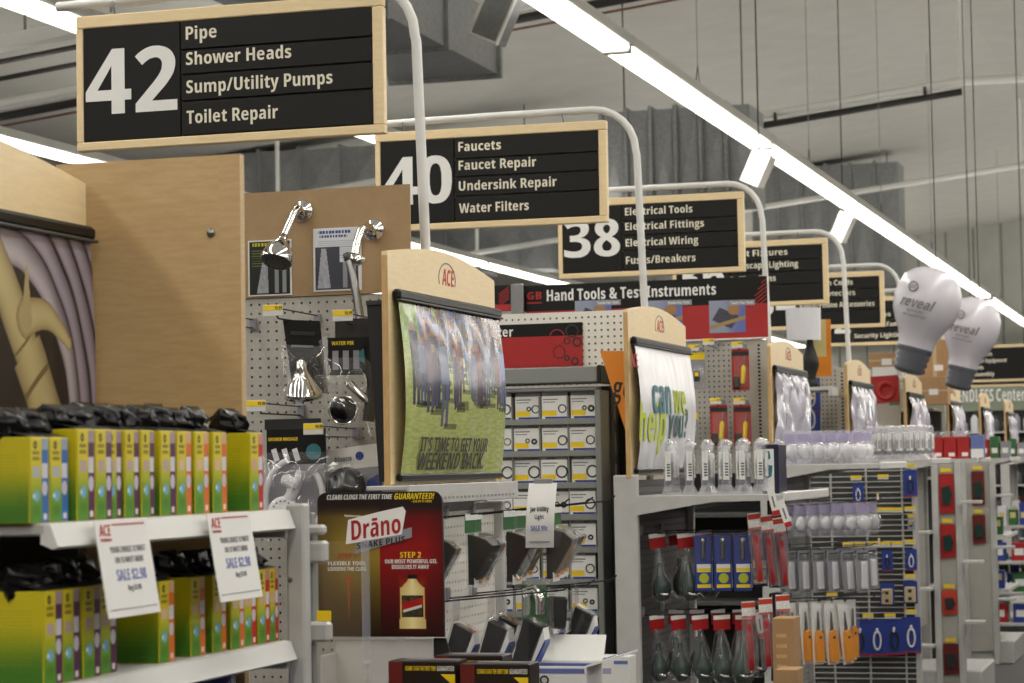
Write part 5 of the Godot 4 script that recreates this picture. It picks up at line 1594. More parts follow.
# ------------------------------------------------------------------ aisle end 40
func endcap_40() -> void:
	var zc := -8.722
	var w := 0.965
	var t := header(zc, w, "wooden board with a white poster asking can we help you", mat(Color(0.88, 0.88, 0.90), 0.2), 0.004, 0.034, 23)
	var surf := func(x: float, y: float) -> float:
		var v := (2.04 - y) / 0.455
		var u := (x + w / 2 - 0.03) / (w - 0.045)
		return 0.016 + 0.034 * sin(PI * clampf(v, 0, 1)) * (0.6 + 0.4 * cos(PI * (u - 0.5))) + 0.003
	for q in [["can", 652.0, 668.5, 395.0, 0.135, "teal"], ["we", 671.0, 684.0, 398.5, 0.115, "lime"], ["help", 641.5, 664.0, 422.5, 0.135, "lime"], ["you?", 666.5, 686.5, 423.0, 0.11, "teal_dark"]]:
		var a := on_face(q[1], q[3], zc)
		var b := on_face(q[2], q[3], zc)
		text_on(t, q[0], q[4], M[q[5]], a, b.x - a.x, -1, 0.0, surf)
	var l := on_face(635.5, 360, zc)
	text_on(t, "ACE", 0.05, M.red_print, l, 0.09, -1, 0.15, surf, "logo")
	# orange pennant behind the board
	var p := thing("orange_pennant", "orange triangular pennant lettered go beside the help poster board", "pennant", Vector3(0, 0, -8.36))
	var c := [pz(600, 351, 8.36), pz(634, 351, 8.36), pz(634, 440, 8.36), pz(626, 432, 8.36)]
	prism("cloth", p, [Vector2(c[0].x, c[0].y), Vector2(c[1].x, c[1].y), Vector2(c[2].x, c[2].y), Vector2(c[3].x, c[3].y)], 0.003, M.orange)
	text(p, "go", 0.075, M.ink, Vector3(pz(613, 386, 8.36).x, pz(613, 387, 8.36).y, 0.002), 0.075, -1, Vector3(0, 0, -0.15))
	# rack and shelf
	var rk := rack(zc, w, "white rack with bagged packs on its shelf under the help poster", M.dark_grey)
	rack_shelf(rk, w, 1.487, 0.545)
	# bagged packs standing in files on the shelf
	for col in 2:
		for k in 6:
			var x: float = XE + 0.13 + 0.067 * k
			pack("sleeve_pack", "clear crinkled bag pack standing on the shelf, %s file, %s from the help poster" % [["near", "far"][col], ORD[k]], "package", "bagged packs on the help poster shelf", Vector3(x, 1.4875, -8.33 - 0.30 * col), Vector3(0, PI / 2 + rng.randf_range(-0.2, 0.2), 0))
	# blue box with a teal picture at the shelf front
	var bb := thing("blue_box", "dark blue box with white panel and teal mark at the shelf front", "box", Vector3(XE + 0.490, 1.4875, -8.42), "", 0.0)
	box("body", bb, Vector3(0, 0.088, 0), Vector3(0.06, 0.176, 0.16), M.navy, 0.002)
	box("white_panel", bb, Vector3(-0.008, 0.085, 0.0805), Vector3(0.042, 0.15, 0.001), M.paper, 0.0)
	prism("teal_mark", bb, [Vector2(-0.014, 0.0), Vector2(0.012, 0.012), Vector2(0.016, 0.05), Vector2(-0.006, 0.055), Vector2(-0.016, 0.03)], 0.001, M.teal, Vector3(-0.008, 0.05, 0.0815))
	prism("teal_mark", bb, [Vector2(-0.006, 0.0), Vector2(0.008, 0.004), Vector2(0.004, 0.03), Vector2(-0.004, 0.03)], 0.001, M.teal, Vector3(-0.006, 0.122, 0.0815))
	# two rows of hooks with packs
	for row in 2:
		for col in 2:
			var y: float = [1.36, 1.065][row]
			var z: float = -8.345 - 0.32 * col
			peg_hook("dark wire hook under the help poster, %s row, %s column" % [["upper", "lower"][row], ["near", "far"][col]], Vector3(XE + 0.002, y, z), 0.44, PI / 2, false, "hooks under the help poster", 0.01)
			if row == 0:
				for k in 2:
					pack("bulb_pack", "dark bulb in red-headed clear bag, upper row, %s column, %s from upright" % [["near", "far"][col], ORD[k]], "package", "bagged bulbs", Vector3(XE + 0.065 + 0.105 * k, y - 0.012, z), Vector3(0, 0.75, 0.10)).scale = Vector3.ONE * 1.08
				for k in 3:
					pack("blue_pack", "blue pack with yellow-banded label, upper row, %s column, %s from the bulbs" % [["near", "far"][col], ORD[k]], "package", "blue packs", Vector3(XE + 0.235 + 0.072 * k, y - 0.015, z), Vector3(0, 0.35, 0))
			else:
				for k in 5:
					pack("bulb_pack", "dark bulb in red-headed clear bag, lower row, %s column, %s from upright" % [["near", "far"][col], ORD[k]], "package", "bagged bulbs", Vector3(XE + 0.058 + 0.080 * k, y - 0.012, z), Vector3(0, 0.75 + rng.randf_range(-0.2, 0.2), rng.randf_range(-0.04, 0.08))).scale = Vector3.ONE * 1.06
	for k in 3:
		pack("red_tube_pack", "red tube in a clear sleeve with orange-edged header, upper row, %s from the blue packs" % ORD[k], "package", "red tubes in sleeves", Vector3(XE + 0.43 + 0.036 * k, 1.415 - 0.01 * k, -8.30 - 0.05 * k), Vector3(0.0, 0.7, 0.10))
	for k in 3:
		pack("red_tube_pack", "red tube in a clear sleeve with orange-edged header, lower row, %s from the bulbs" % ORD[k], "package", "red tubes in sleeves", Vector3(XE + 0.40 + 0.062 * k, 1.10 + 0.012 * k, -8.32), Vector3(0.0, 0.5, 0.04))
	# slim dark blue cartons standing edge-on at the front corner
	for k in 2:
		var b := thing("slim_carton", "slim dark blue carton with gold edges, %s of two at the front of the rack" % ["upper", "lower"][k], "box", Vector3(pz(778, 550, 8.62).x, [1.14, 0.80][k], -8.62), "slim blue cartons")
		box("body", b, Vector3(0, 0.16, 0), Vector3(0.052, 0.32, 0.12), M.navy, 0.002)
		for x in [-0.016, 0.014]:
			box("gold_line", b, Vector3(x, 0.16, 0.0605), Vector3(0.0025, 0.31, 0.001), M.orange, 0.0)
	var pcs := [[742, 520, 8.24], [768, 488, 8.22], [735, 645, 8.22]]
	var pl := ["swinging white price strip hung from the front of the bagged-pack shelf", "slanted white price strip at the shelf corner under the blue box", "white price strip with red foot on the lower hooks"]
	for i in 3:
		var q: Vector3 = [pz(770, 488, 8.21), pz(780, 500, 8.21), Vector3(XE + 0.43, 1.070, -8.345)][i]
		var k := thing("price_strip", pl[i], "card", q, "price strips under the help poster")
		k.rotation = Vector3(0, 0.15, [0.22, 0.30, 0.16][i])
		box("card", k, Vector3(0, -0.05, 0), Vector3(0.026, 0.10, 0.002), M.paper, 0.0005)
		box("red_foot", k, Vector3(0, -0.090, 0.0012), Vector3(0.025, 0.018, 0.001), M.red_print, 0.0)
		box("print_line", k, Vector3(0, -0.05, 0.0012), Vector3(0.006, 0.04, 0.0006), M.grey_ink, 0.0)
	# cardboard flats standing on the deck at the front
	for i in 2:
		var q := pz([786, 789][i], [617, 668][i], [8.10, 7.94][i])
		var k := thing("cardboard_flat", "%s brown cardboard carton standing beside the red tubes" % ["taller", "shorter"][i], "box", Vector3(q.x, 0.0, q.z), "brown cartons at the rack foot")
		box("carton", k, Vector3(0, q.y / 2, 0), Vector3(0.075, q.y, 0.13), M.cardboard, 0.002)
		for j in 4:
			box("print_line", k, Vector3(-0.006, q.y - 0.06 - 0.035 * j, 0.0655), Vector3(0.036, 0.012, 0.001), M.wood_edge, 0.0)
		box("seam", k, Vector3(0.0, q.y, 0.0), Vector3(0.074, 0.002, 0.004), M.wood_edge, 0.0)
	# white printed box at the foot of the rack
	var q := pz(620, 656, 8.0)
	var wb := thing("white_box", "white printed box at the foot of the help poster upright", "box", Vector3(q.x - 0.02, 0.0, -8.02))
	box("body", wb, Vector3(0, q.y / 2, 0), Vector3(0.12, q.y, 0.10), M.paper, 0.002)
	box("purple_print", wb, Vector3(0.03, q.y - 0.02, 0.0505), Vector3(0.05, 0.012, 0.001), M.blue_ink, 0.0)
	box("purple_print", wb, Vector3(-0.02, q.y - 0.05, 0.0505), Vector3(0.03, 0.02, 0.001), M.lilac, 0.0)

# ------------------------------------------------------------------ gondola 38: hand tools
func photo_print(s: int) -> ImageTexture:
	var n := noise(s, 1.0)
	return picture(64, 64, func(u: float, v: float):
		var c := Color(0.55, 0.58, 0.66).lerp(Color(0.38, 0.42, 0.66), smoothstep(0.3, 0.9, u))
		var q := Vector2(u - 0.45, v - 0.55).rotated(-0.5)
		if absf(q.x) < 0.30 and absf(q.y) < 0.22: c = Color(0.14, 0.14, 0.19).lerp(Color(0.40, 0.40, 0.45), 0.4 + n.get_noise_2d(u * 22, v * 22))
		if Vector2(u - 0.68, v - 0.30).length() < 0.16: c = Color(0.62, 0.46, 0.28)
		if v > 0.78 - 0.3 * u and v < 0.90 - 0.3 * u: c = Color(0.62, 0.52, 0.34)
		return c)

func gondola_38() -> void:
	var z := -11.38
	var t := thing("tool_wall", "grey pegboard run under the red hand tools banner", "shelving", Vector3(0, 0, z), "long shelving runs")
	var pb := put("pegboard", pegboard_mesh(0.42, 0.65, 0.0254, 0.0075), M.peg_grey, t, Vector3(-2.62, 1.55, 0))
	box("cavity_back", pb, Vector3(0.21, 0.325, -0.02), Vector3(0.42, 0.65, 0.004), M.cavity, 0.0)
	span("side_panel", t, Vector3(-5.5, 0, -0.03), Vector3(-2.62, 2.20, -0.002), M.peg_grey, 0.0)
	span("lower_panel", t, Vector3(-2.62, 0, -0.03), Vector3(-2.10, 1.55, -0.002), M.cavity, 0.0)
	for k in 3:
		span("shelf", t, Vector3(-2.62, 0.50 + 0.42 * k, 0.0), Vector3(-2.10, 0.52 + 0.42 * k, 0.30), M.dark_grey, 0.002)
	span("rear_panel", t, Vector3(-5.5, 0, -0.18), Vector3(-2.15, 2.20, -0.16), M.peg_grey, 0.0)
	var post := span("slotted_post", t, Vector3(-2.20, 1.5, -0.02), Vector3(-2.10, 2.20, 0.004), M.peg_grey, 0.002)
	var ps: Vector3 = post.position
	for k in 32:
		box("slot", post, Vector3(-2.145 - ps.x, 1.60 + 0.0185 * k - ps.y, 0.0118), Vector3(0.012, 0.010, 0.002), M.cavity, 0.0)
	# the banner
	var b := thing("tool_banner", "long red and black banner reading hand tools and test instruments", "banner", Vector3(0, 0, z + 0.01))
	var ym := pz(769, 303, 11.37).y
	span("red_field", b, Vector3(-3.36, 2.212, 0), Vector3(-2.093, ym, 0.012), M.red, 0.001)
	span("black_field", b, Vector3(-3.36, ym, 0), Vector3(-2.093, 2.512, 0.012), M.black, 0.001)
	span("white_edge", b, Vector3(-2.0929, 2.205, 0.0), Vector3(-2.088, 2.512, 0.011), M.paper, 0.001)
	span("white_foot", b, Vector3(-3.36, 2.2045, 0.0), Vector3(-2.093, 2.2118, 0.013), M.paper, 0.001)
	var a0 := pz(547, 297, 11.36)
	var a1 := pz(716, 288, 11.36)
	text(b, "Hand Tools & Test Instruments", 0.055, M.paper, Vector3(a0.x, (a0.y + a1.y) / 2, 0.0126), a1.x - a0.x)
	var lg := pz(534.5, 297, 11.36)
	text(b, "GB", 0.036, M.red, Vector3(lg.x, lg.y + 0.006, 0.0126), 0.075, 0, Vector3.ZERO, 0.0, "logo")
	box("logo_rule", b, Vector3(lg.x, lg.y - 0.03, 0.0126), Vector3(0.075, 0.006, 0.001), M.red, 0.0)
	for k in 6:      # slanted red speed lines at the right of the black field
		var y0 := 2.50 - 0.019 * k
		var run := 0.025 + 0.017 * k
		prism("speed_line", b, [Vector2(0, 0), Vector2(-run, -run * 0.75), Vector2(-run, -run * 0.75 - 0.005), Vector2(0, -0.006)], 0.001, M.red, Vector3(-2.096, y0, 0.0126))
	for i in 3:
		var u0: float = [709, 646, 575][i]
		var p0 := pz(u0, 301, 11.36)
		var p1 := pz(u0 + 37, 332, 11.36)
		put("photo", sheet_quad(p1.x - p0.x, p0.y - p1.y), print_mat(photo_print(60 + i), 0.35), b, Vector3((p0.x + p1.x) / 2, (p0.y + p1.y) / 2, 0.0135))
		var q := pz(u0 + 39, 302.5, 11.36)
		box("caption", b, Vector3(q.x - 0.03, q.y, 0.0145), Vector3(0.13, 0.026, 0.001), M.plastic_grey, 0.0)
		text(b, "Tools For Test", 0.012, M.paper, Vector3(q.x - 0.085, q.y, 0.0152), 0.11)
	var e := thing("banner_end", "end of another red banner with slanted lines left of the tools banner", "banner", Vector3(0, 0, z + 0.06))
	var e0 := pz(470, 284, 11.30)
	var e1 := pz(510, 311, 11.30)
	var em := pz(510, 304, 11.30).y
	span("black_field", e, Vector3(e0.x, em, 0), Vector3(e1.x, e0.y - 0.012, 0.01), M.black, 0.001)
	span("red_field", e, Vector3(e0.x, e1.y, 0), Vector3(e1.x, em, 0.01), M.red, 0.001)
	for k in 5:
		prism("speed_line", e, [Vector2(0, 0), Vector2(-0.055, -0.036), Vector2(-0.055, -0.042), Vector2(0, -0.006)], 0.001, M.red, Vector3(e1.x - 0.006, e0.y - 0.02 - 0.014 * k, 0.0106))
	span("bracket", e, Vector3(e1.x + 0.004, e1.y - 0.03, 0), Vector3(e1.x + 0.07, e0.y - 0.01, 0.02), M.steel, 0.003)
	span("carrier", e, Vector3(e0.x, e1.y - 0.04, -0.03), Vector3(e1.x + 0.07, e1.y - 0.005, 0.0), M.peg_grey, 0.002)
	# tool packs on the pegboard
	var packs := [["tool_card", 740, 349, "red carded yellow screwdriver, upper right under the tools banner"], ["tool_card", 718.5, 405, "red carded yellow screwdriver, lower left under the tools banner"], ["tool_card", 742, 405, "red carded yellow screwdriver, lower right under the tools banner"], ["grey_card", 696.5, 352, "grey carded small tester with yellow top beside the help poster"], ["grey_card", 690, 412, "grey carded small tester below the other tester"]]
	for p in packs:
		var q := pz(p[1], p[2], 11.27)
		pack(p[0], p[3], "package", "carded tools", q, Vector3(0, 0.12, 0))
		peg_hook("wire hook holding the " + p[3].replace(" under the tools banner", ""), Vector3(q.x, q.y + 0.01, z + 0.002), 0.16, 0.0, true, "hooks on the tool pegboard")
	peg_hook("empty wire hook at the top of the tool pegboard", pz(716, 345, 11.37), 0.16, 0.0, true, "hooks on the tool pegboard")

# ------------------------------------------------------------------ aisle end 38
func plain_poster() -> Material:
	var m := mat(Color(0.72, 0.71, 0.76), 0.14)
	m.clearcoat_enabled = true
	m.clearcoat_roughness = 0.05
	return m

func endcap_38() -> void:
	var zc := -11.526
	var w := 0.92
	header(zc, w, "wooden board with a crinkled silvery poster, next after the help poster", plain_poster(), 0.055, 0.02, 31)
	var rk := rack(zc, w, "white rack with round clear packs, next after the help poster rack", M.grey_paint)
	rack_shelf(rk, w, 1.585, 0.50)
	for col in 2:
		for k in 6:
			pack("round_pack", "round clear pack with white disc on the shelf, %s file, %s from the board" % [["near", "far"][col], ORD[k]], "package", "round packs on the shelf", Vector3(XE + 0.07 + 0.066 * k, 1.585 + 0.116, -11.13 - 0.25 * col), Vector3(0, PI / 2 - 0.6 + rng.randf_range(-0.1, 0.1), 0))
	var rows := [[1.40, "round_pack", 7, 0.060, "second row"], [1.19, "slim_pack", 6, 0.070, "third row"], [0.945, "saw_pack", 5, 0.062, "bottom row"]]
	for r in rows:
		for col in 2:
			peg_hook("dark wire hook of the round-pack rack, %s, %s column" % [r[4], ["near", "far"][col]], Vector3(XE + 0.002, r[0], -11.15 - 0.28 * col), 0.46, PI / 2, col == 0 and r[1] != "saw_pack", "hooks of the round-pack rack", 0.02)
			for k in r[2]:
				var what: String = {"round_pack": "round clear pack with white disc", "slim_pack": "long grey blister pack", "saw_pack": "orange-handled saw on a white card"}[r[1]]
				pack(r[1], "%s, %s, %s column, %s from the pegboard" % [what, r[4], ["near", "far"][col], ORD[k]], "package", "%s hung on the round-pack rack" % what, Vector3(XE + 0.05 + r[3] * k, r[0] - (0.04 if r[1] == "round_pack" else 0.012), -11.15 - 0.28 * col), Vector3(0.0, PI / 2 - 0.75 + rng.randf_range(-0.15, 0.15), rng.randf_range(-0.02, 0.10)))

# ------------------------------------------------------------------ the farther aisle ends
func far_endcaps() -> void:
	# gondola 36 with lamp shade, orange card and blue packs
	var z := -13.9
	var t := thing("lamp_wall", "grey pegboard run behind the white lamp shade", "shelving", Vector3(0, 0, z), "long shelving runs")
	var pb := put("pegboard", pegboard_mesh(0.50, 1.0, 0.0254, 0.0085), M.peg_grey, t, Vector3(-2.62, 1.15, 0))
	box("cavity_back", pb, Vector3(0.25, 0.5, -0.02), Vector3(0.5, 1.0, 0.004), M.cavity, 0.0)
	span("lower_panel", t, Vector3(-5.5, 0, -0.03), Vector3(-2.12, 1.15, -0.002), M.peg_grey, 0.0)
	span("side_panel", t, Vector3(-5.5, 1.15, -0.03), Vector3(-2.62, 2.15, -0.002), M.peg_grey, 0.0)
	span("rear_panel", t, Vector3(-5.5, 0, -0.18), Vector3(-2.15, 2.15, -0.16), M.peg_grey, 0.0)
	var post := span("slotted_post", t, Vector3(-2.16, 0, -0.02), Vector3(-2.10, 2.15, 0.004), M.peg_grey, 0.002)
	var ps: Vector3 = post.position
	for k in 26:
		box("slot", post, Vector3(-2.125 - ps.x, 1.58 + 0.0215 * k - ps.y, 0.0118), Vector3(0.012, 0.011, 0.002), M.cavity, 0.0)
	var lp := pz(803.5, 325, 13.35)
	var lamp := thing("table_lamp", "table lamp with white drum shade and black turned base on the tall shelf run", "lamp", Vector3(lp.x, 2.02, -13.35))
	lathe("shade", lamp, [Vector2(0.096, 0.272), Vector2(0.100, 0.455), Vector2(0.098, 0.455), Vector2(0.094, 0.272)], M.plastic_white, Vector3.ZERO, Vector3.ZERO, 32)
	lathe("base", lamp, [Vector2(0.0, 0.30), Vector2(0.016, 0.29), Vector2(0.020, 0.25), Vector2(0.045, 0.17), Vector2(0.050, 0.13), Vector2(0.028, 0.06), Vector2(0.040, 0.03), Vector2(0.055, 0.0), Vector2(0.0, 0.0)], M.deep_black, Vector3(0.035, 0.0, 0.0), Vector3.ZERO, 20)
	span("ledge", t, Vector3(-2.55, 2.0, 0.30), Vector3(-2.08, 2.02, 0.68), M.white_paint, 0.002)
	span("ledge_bracket", t, Vector3(-2.55, 1.97, 0.0), Vector3(-2.53, 2.0, 0.68), M.white_paint, 0.002)
	span("ledge_bracket", t, Vector3(-2.10, 1.97, 0.0), Vector3(-2.08, 2.0, 0.68), M.white_paint, 0.002)
	var oc := thing("orange_card", "orange and pale display card standing behind the lamp", "card", Vector3(0, 0, -13.48))
	var o0 := pz(805, 320, 13.48)
	var o1 := pz(832, 376, 13.48)
	span("pale_field", oc, Vector3(o0.x, pz(810, 357, 13.48).y, 0), Vector3(o1.x - 0.028, o0.y, 0.004), M.tan_print, 0.001)
	span("orange_field", oc, Vector3(o0.x, o1.y, 0), Vector3(o1.x - 0.028, pz(810, 357, 13.48).y, 0.004), M.orange, 0.001)
	span("orange_edge", oc, Vector3(o1.x - 0.028, o1.y, 0), Vector3(o1.x, o0.y, 0.004), M.orange, 0.001)
	for k in 2:
		var q := pz(811, [378, 400][k], 13.78)
		pack("cord_card", "small blue carded pack below the orange card, %s one" % ["upper", "lower"][k], "package", "blue packs behind the silvery poster", q)
		peg_hook("wire hook with yellow tag, %s one below the orange card" % ["upper", "lower"][k], Vector3(q.x, q.y + 0.01, z + 0.002), 0.14, 0.0, true, "hooks behind the silvery poster")
	# racks 36, 34, 32, 30, 28: boards, shelves, stock
	var centres := [-13.945, -16.56, -19.18, -21.8, -24.4]
	var words := ["third", "fourth", "fifth", "sixth", "seventh"]
	for i in centres.size():
		var zc: float = centres[i]
		var w := 0.93
		header(zc, w, "wooden board with a crinkled silvery poster, %s aisle end after the crowd poster" % words[i], plain_poster(), 0.05, 0.02, 40 + i)
		var rk := rack(zc, w, "white rack, %s aisle end after the crowd poster" % words[i], M.peg_grey)
		rack_shelf(rk, w, 1.60, 0.46)
		var zn := zc + w / 2
		if i == 0:
			wire_grid(zn + 0.03)
			for col in 2:
				for k in 6:
					pack("sleeve_pack", "grey bagged pack on the shelf above the wire grid, %s file, %s from the board" % [["near", "far"][col], ORD[k]], "package", "bagged packs above the wire grid", Vector3(XE + 0.10 + 0.062 * k, 1.6005, zn - 0.14 - 0.3 * col), Vector3(0, PI / 2 - 0.08, 0))
		elif i == 1:
			for k in 4:
				var b := thing("red_carton", "red carton with white label, %s of four on the shelf under the inflated bulbs" % ORD[k], "box", Vector3(XE + 0.10 + 0.090 * k, 1.6005, zn - 0.14), "red cartons")
				box("body", b, Vector3(0, 0.075, 0), Vector3(0.085, 0.15, 0.12), M.red, 0.003)
				box("label", b, Vector3(0.01, 0.030, 0.0605), Vector3(0.04, 0.025, 0.001), M.paper, 0.0)
				pillow("bag_top", b, 0.085, 0.05, 0.06, M.film, Vector3(0, 0.165, 0), Vector3.ZERO, 5)
			var bl := thing("blue_white_carton", "blue and white carton at the end of the red cartons", "box", Vector3(XE + 0.462, 1.6005, zn - 0.14))
			box("body", bl, Vector3(0, 0.08, 0), Vector3(0.085, 0.16, 0.12), M.blue_ink, 0.003)
			box("white_foot", bl, Vector3(0, 0.035, 0.0605), Vector3(0.085, 0.06, 0.001), M.paper, 0.0)
			side_posts(zn, -1.845, -1.69, "peg panel standing beside the red cartons rack", i)
		else:
			for k in 5:
				var b := thing("shelf_carton", "small %s carton, %s from the board on the %s aisle end's shelf" % [["green", "grey", "blue", "orange", "red"][(k + i) % 5], ORD[k], words[i]], "box", Vector3(XE + 0.095 + 0.082 * k, 1.6005, zn - 0.16), "cartons on the far shelves")
				box("body", b, Vector3(0, 0.065 + 0.01 * ((k * 7 + i) % 3), 0), Vector3(0.07, 0.13 + 0.02 * ((k * 7 + i) % 3), 0.12), [M.green, M.plastic_grey, M.blue, M.orange_handle, M.red][(k + i) % 5], 0.003)
				box("label", b, Vector3(0, 0.06, 0.0605), Vector3(0.045, 0.04, 0.001), M.paper, 0.0)
			for s in 2:
				rack_shelf(rk, w, 1.0 - 0.42 * s, 0.42)
				for k in 4:
					var b := thing("low_carton", "%s carton low on the %s aisle end, %s shelf, %s out" % [["white", "green", "blue", "dark"][(k + i + s) % 4], words[i], ["upper", "lower"][s], ORD[k]], "box", Vector3(XE + 0.06 + 0.095 * k, 1.0005 - 0.42 * s, zn - 0.15), "cartons on the far shelves")
					box("body", b, Vector3(0, 0.10 - 0.015 * ((k + i) % 3), 0), Vector3(0.08, 0.20 - 0.03 * ((k + i) % 3), 0.12), [M.plastic_white, M.green, M.blue, M.base_grey][(k + i + s) % 4], 0.003)
					box("label", b, Vector3(0, 0.09, 0.0605), Vector3(0.05, 0.05, 0.001), M.tan_print, 0.0)
			if i == 2:
				side_posts(zn, -1.925, -1.70, "peg panel standing beside the fifth aisle end", i)
	# red carded pack and brown box on gondola 34
	var rz := 16.2
	var q := pz(885, 380, rz)
	var rp := thing("red_card_pack", "square red carded pack hanging left of the inflated bulbs", "package", Vector3(q.x, q.y, -rz))
	box("card", rp, Vector3(0, -0.065, 0), Vector3(0.19, 0.19, 0.004), M.red, 0.002, Vector3(0, 0, 0.04))
	lathe("red_coil", rp, [Vector2(0.03, 0.0), Vector2(0.045, 0.018), Vector2(0.065, 0.018), Vector2(0.07, 0.0)], M.red, Vector3(0.005, -0.075, 0.004), Vector3(PI / 2, 0, 0), 20)
	box("header", rp, Vector3(0, 0.055, 0), Vector3(0.17, 0.07, 0.003), M.paper, 0.001)
	box("green_foot", rp, Vector3(0.06, -0.165, 0.0), Vector3(0.07, 0.02, 0.004), M.green, 0.001)
	var g34 := thing("cord_wall", "pale pegboard run left of the inflated bulbs, behind the red carded pack", "shelving", Vector3(0, 0, -16.5), "long shelving runs")
	span("panel", g34, Vector3(-5.5, 0, -0.03), Vector3(-2.12, 2.15, 0), M.peg_grey, 0.0)
	span("rear_panel", g34, Vector3(-5.5, 0, -0.2), Vector3(-2.15, 2.15, -0.17), M.peg_grey, 0.0)
	span("top_rail", g34, Vector3(-5.5, 2.15, -0.2), Vector3(-2.12, 2.18, 0.0), M.white_paint, 0.002)
	span("arm", g34, Vector3(q.x - 0.006, q.y + 0.07, 0.0), Vector3(q.x + 0.006, q.y + 0.085, 0.3), M.wire, 0.001)
	var bx := [[884, 361, 16.35, 0.19, 0.105], [936, 367, 18.6, 0.24, 0.42], [931, 391, 18.4, 0.28, 0.22]]
	var bn := ["brown carton with white label above the red carded pack", "tall brown carton behind the inflated bulbs", "wide brown carton with white label below the tall one"]
	for i in 3:
		var c := pz(bx[i][0], bx[i][1], bx[i][2])
		var b := thing("brown_carton", bn[i], "box", c, "brown cartons on top of the runs")
		box("carton", b, Vector3.ZERO, Vector3(bx[i][3], bx[i][4], 0.18), M.cardboard, 0.003)
		box("label", b, Vector3(0.03, -0.01, 0.0905), Vector3(0.07, 0.045, 0.001), M.paper, 0.0)
		box("tape", b, Vector3(0, 0.0, 0.0902), Vector3(0.03 if i == 1 else bx[i][3], bx[i][4] if i == 1 else 0.012, 0.001), M.tan_plastic, 0.0)
	var g32 := thing("far_run", "dark stocked shelf run behind the inflated bulbs", "shelving", Vector3(0, 0, -18.95), "long shelving runs")
	span("panel", g32, Vector3(-5.5, 0, -0.03), Vector3(-2.12, 1.98, 0), M.dark_grey, 0.0)
	span("top_deck", g32, Vector3(-5.5, 1.98, -0.25), Vector3(-2.12, 2.0, 0.45), M.white_paint, 0.002)
	for s in 3:
		span("shelf", g32, Vector3(-5.5, 0.6 + 0.42 * s, 0), Vector3(-2.13, 0.62 + 0.42 * s, 0.35), M.white_paint, 0.002)

# gridwall on the near side of aisle end 36 with carded cords
func wire_grid(z: float) -> void:
	var t := thing("wire_grid", "white wire grid panel hung with blue cards beside the orange saws", "rack", Vector3(0, 0, z))
	var x0 := -2.40
	var x1 := -1.672
	for k in 41:
		rod("wire", t, Vector3(x0, 0.30 + 0.031 * k, 0.006), Vector3(x1, 0.30 + 0.031 * k, 0.006), 0.0035, M.white_paint, 6)
	for k in 4:
		var x := lerpf(x0 + 0.06, x1 - 0.06, k / 3.0)
		rod("stay", t, Vector3(x, 0, 0), Vector3(x, 1.56, 0), 0.006, M.white_paint, 6)
	box("post", t, Vector3(x1 + 0.012, 0.78, 0), Vector3(0.032, 1.56, 0.03), M.white_paint, 0.003)
	span("backing", t, Vector3(x0, 0.0, -0.022), Vector3(x1, 1.56, -0.014), M.dark_grey, 0.0)
	var spots := [[858, 483, "cord_card", 0.6], [910, 470, "cord_card", 0.75], [911, 514, "grey_card", 0.5], [887, 550, "cord_card", 0.6], [911, 549, "cord_card", 0.6], [887, 583, "outlet_card", 0.9], [910, 581, "outlet_card", 0.9], [860, 620, "cord_card", 1.0], [877, 620, "cord_card", 1.0], [894, 619, "cord_card", 1.0], [911, 617, "cord_card", 1.0]]
	for i in spots.size():
		var s: Array = spots[i]
		var q := pz(s[0], s[1], -z - 0.05)
		var p := pack(s[2], "%s on the white wire grid, %s counting down row by row" % [{"cord_card": "blue carded cord", "grey_card": "grey carded switch", "outlet_card": "tan outlet block"}[s[2]], ORD[i]], "package", "cards on the wire grid", q)
		p.scale = Vector3.ONE * s[3]
	for v in [[856, 478], [883, 477], [910, 466], [878, 510], [887, 510], [897, 510], [910, 509], [848, 545], [860, 545], [874, 544], [885, 544], [897, 544], [910, 542], [832, 595], [868, 616], [890, 616], [911, 612], [910, 577]]:
		var q := pz(v[0], v[1], -z - 0.07)
		box("price_tag", t, Vector3(q.x, q.y, 0.07), Vector3(0.062, 0.028, 0.003), M.white, 0.001)
		box("price_print", t, Vector3(q.x, q.y + 0.006, 0.0725), Vector3(0.060, 0.016, 0.002), M.yellow, 0.0)
		rod("tag_arm", t, Vector3(q.x, q.y, 0.0), Vector3(q.x, q.y, 0.07), 0.002, M.wire, 5)

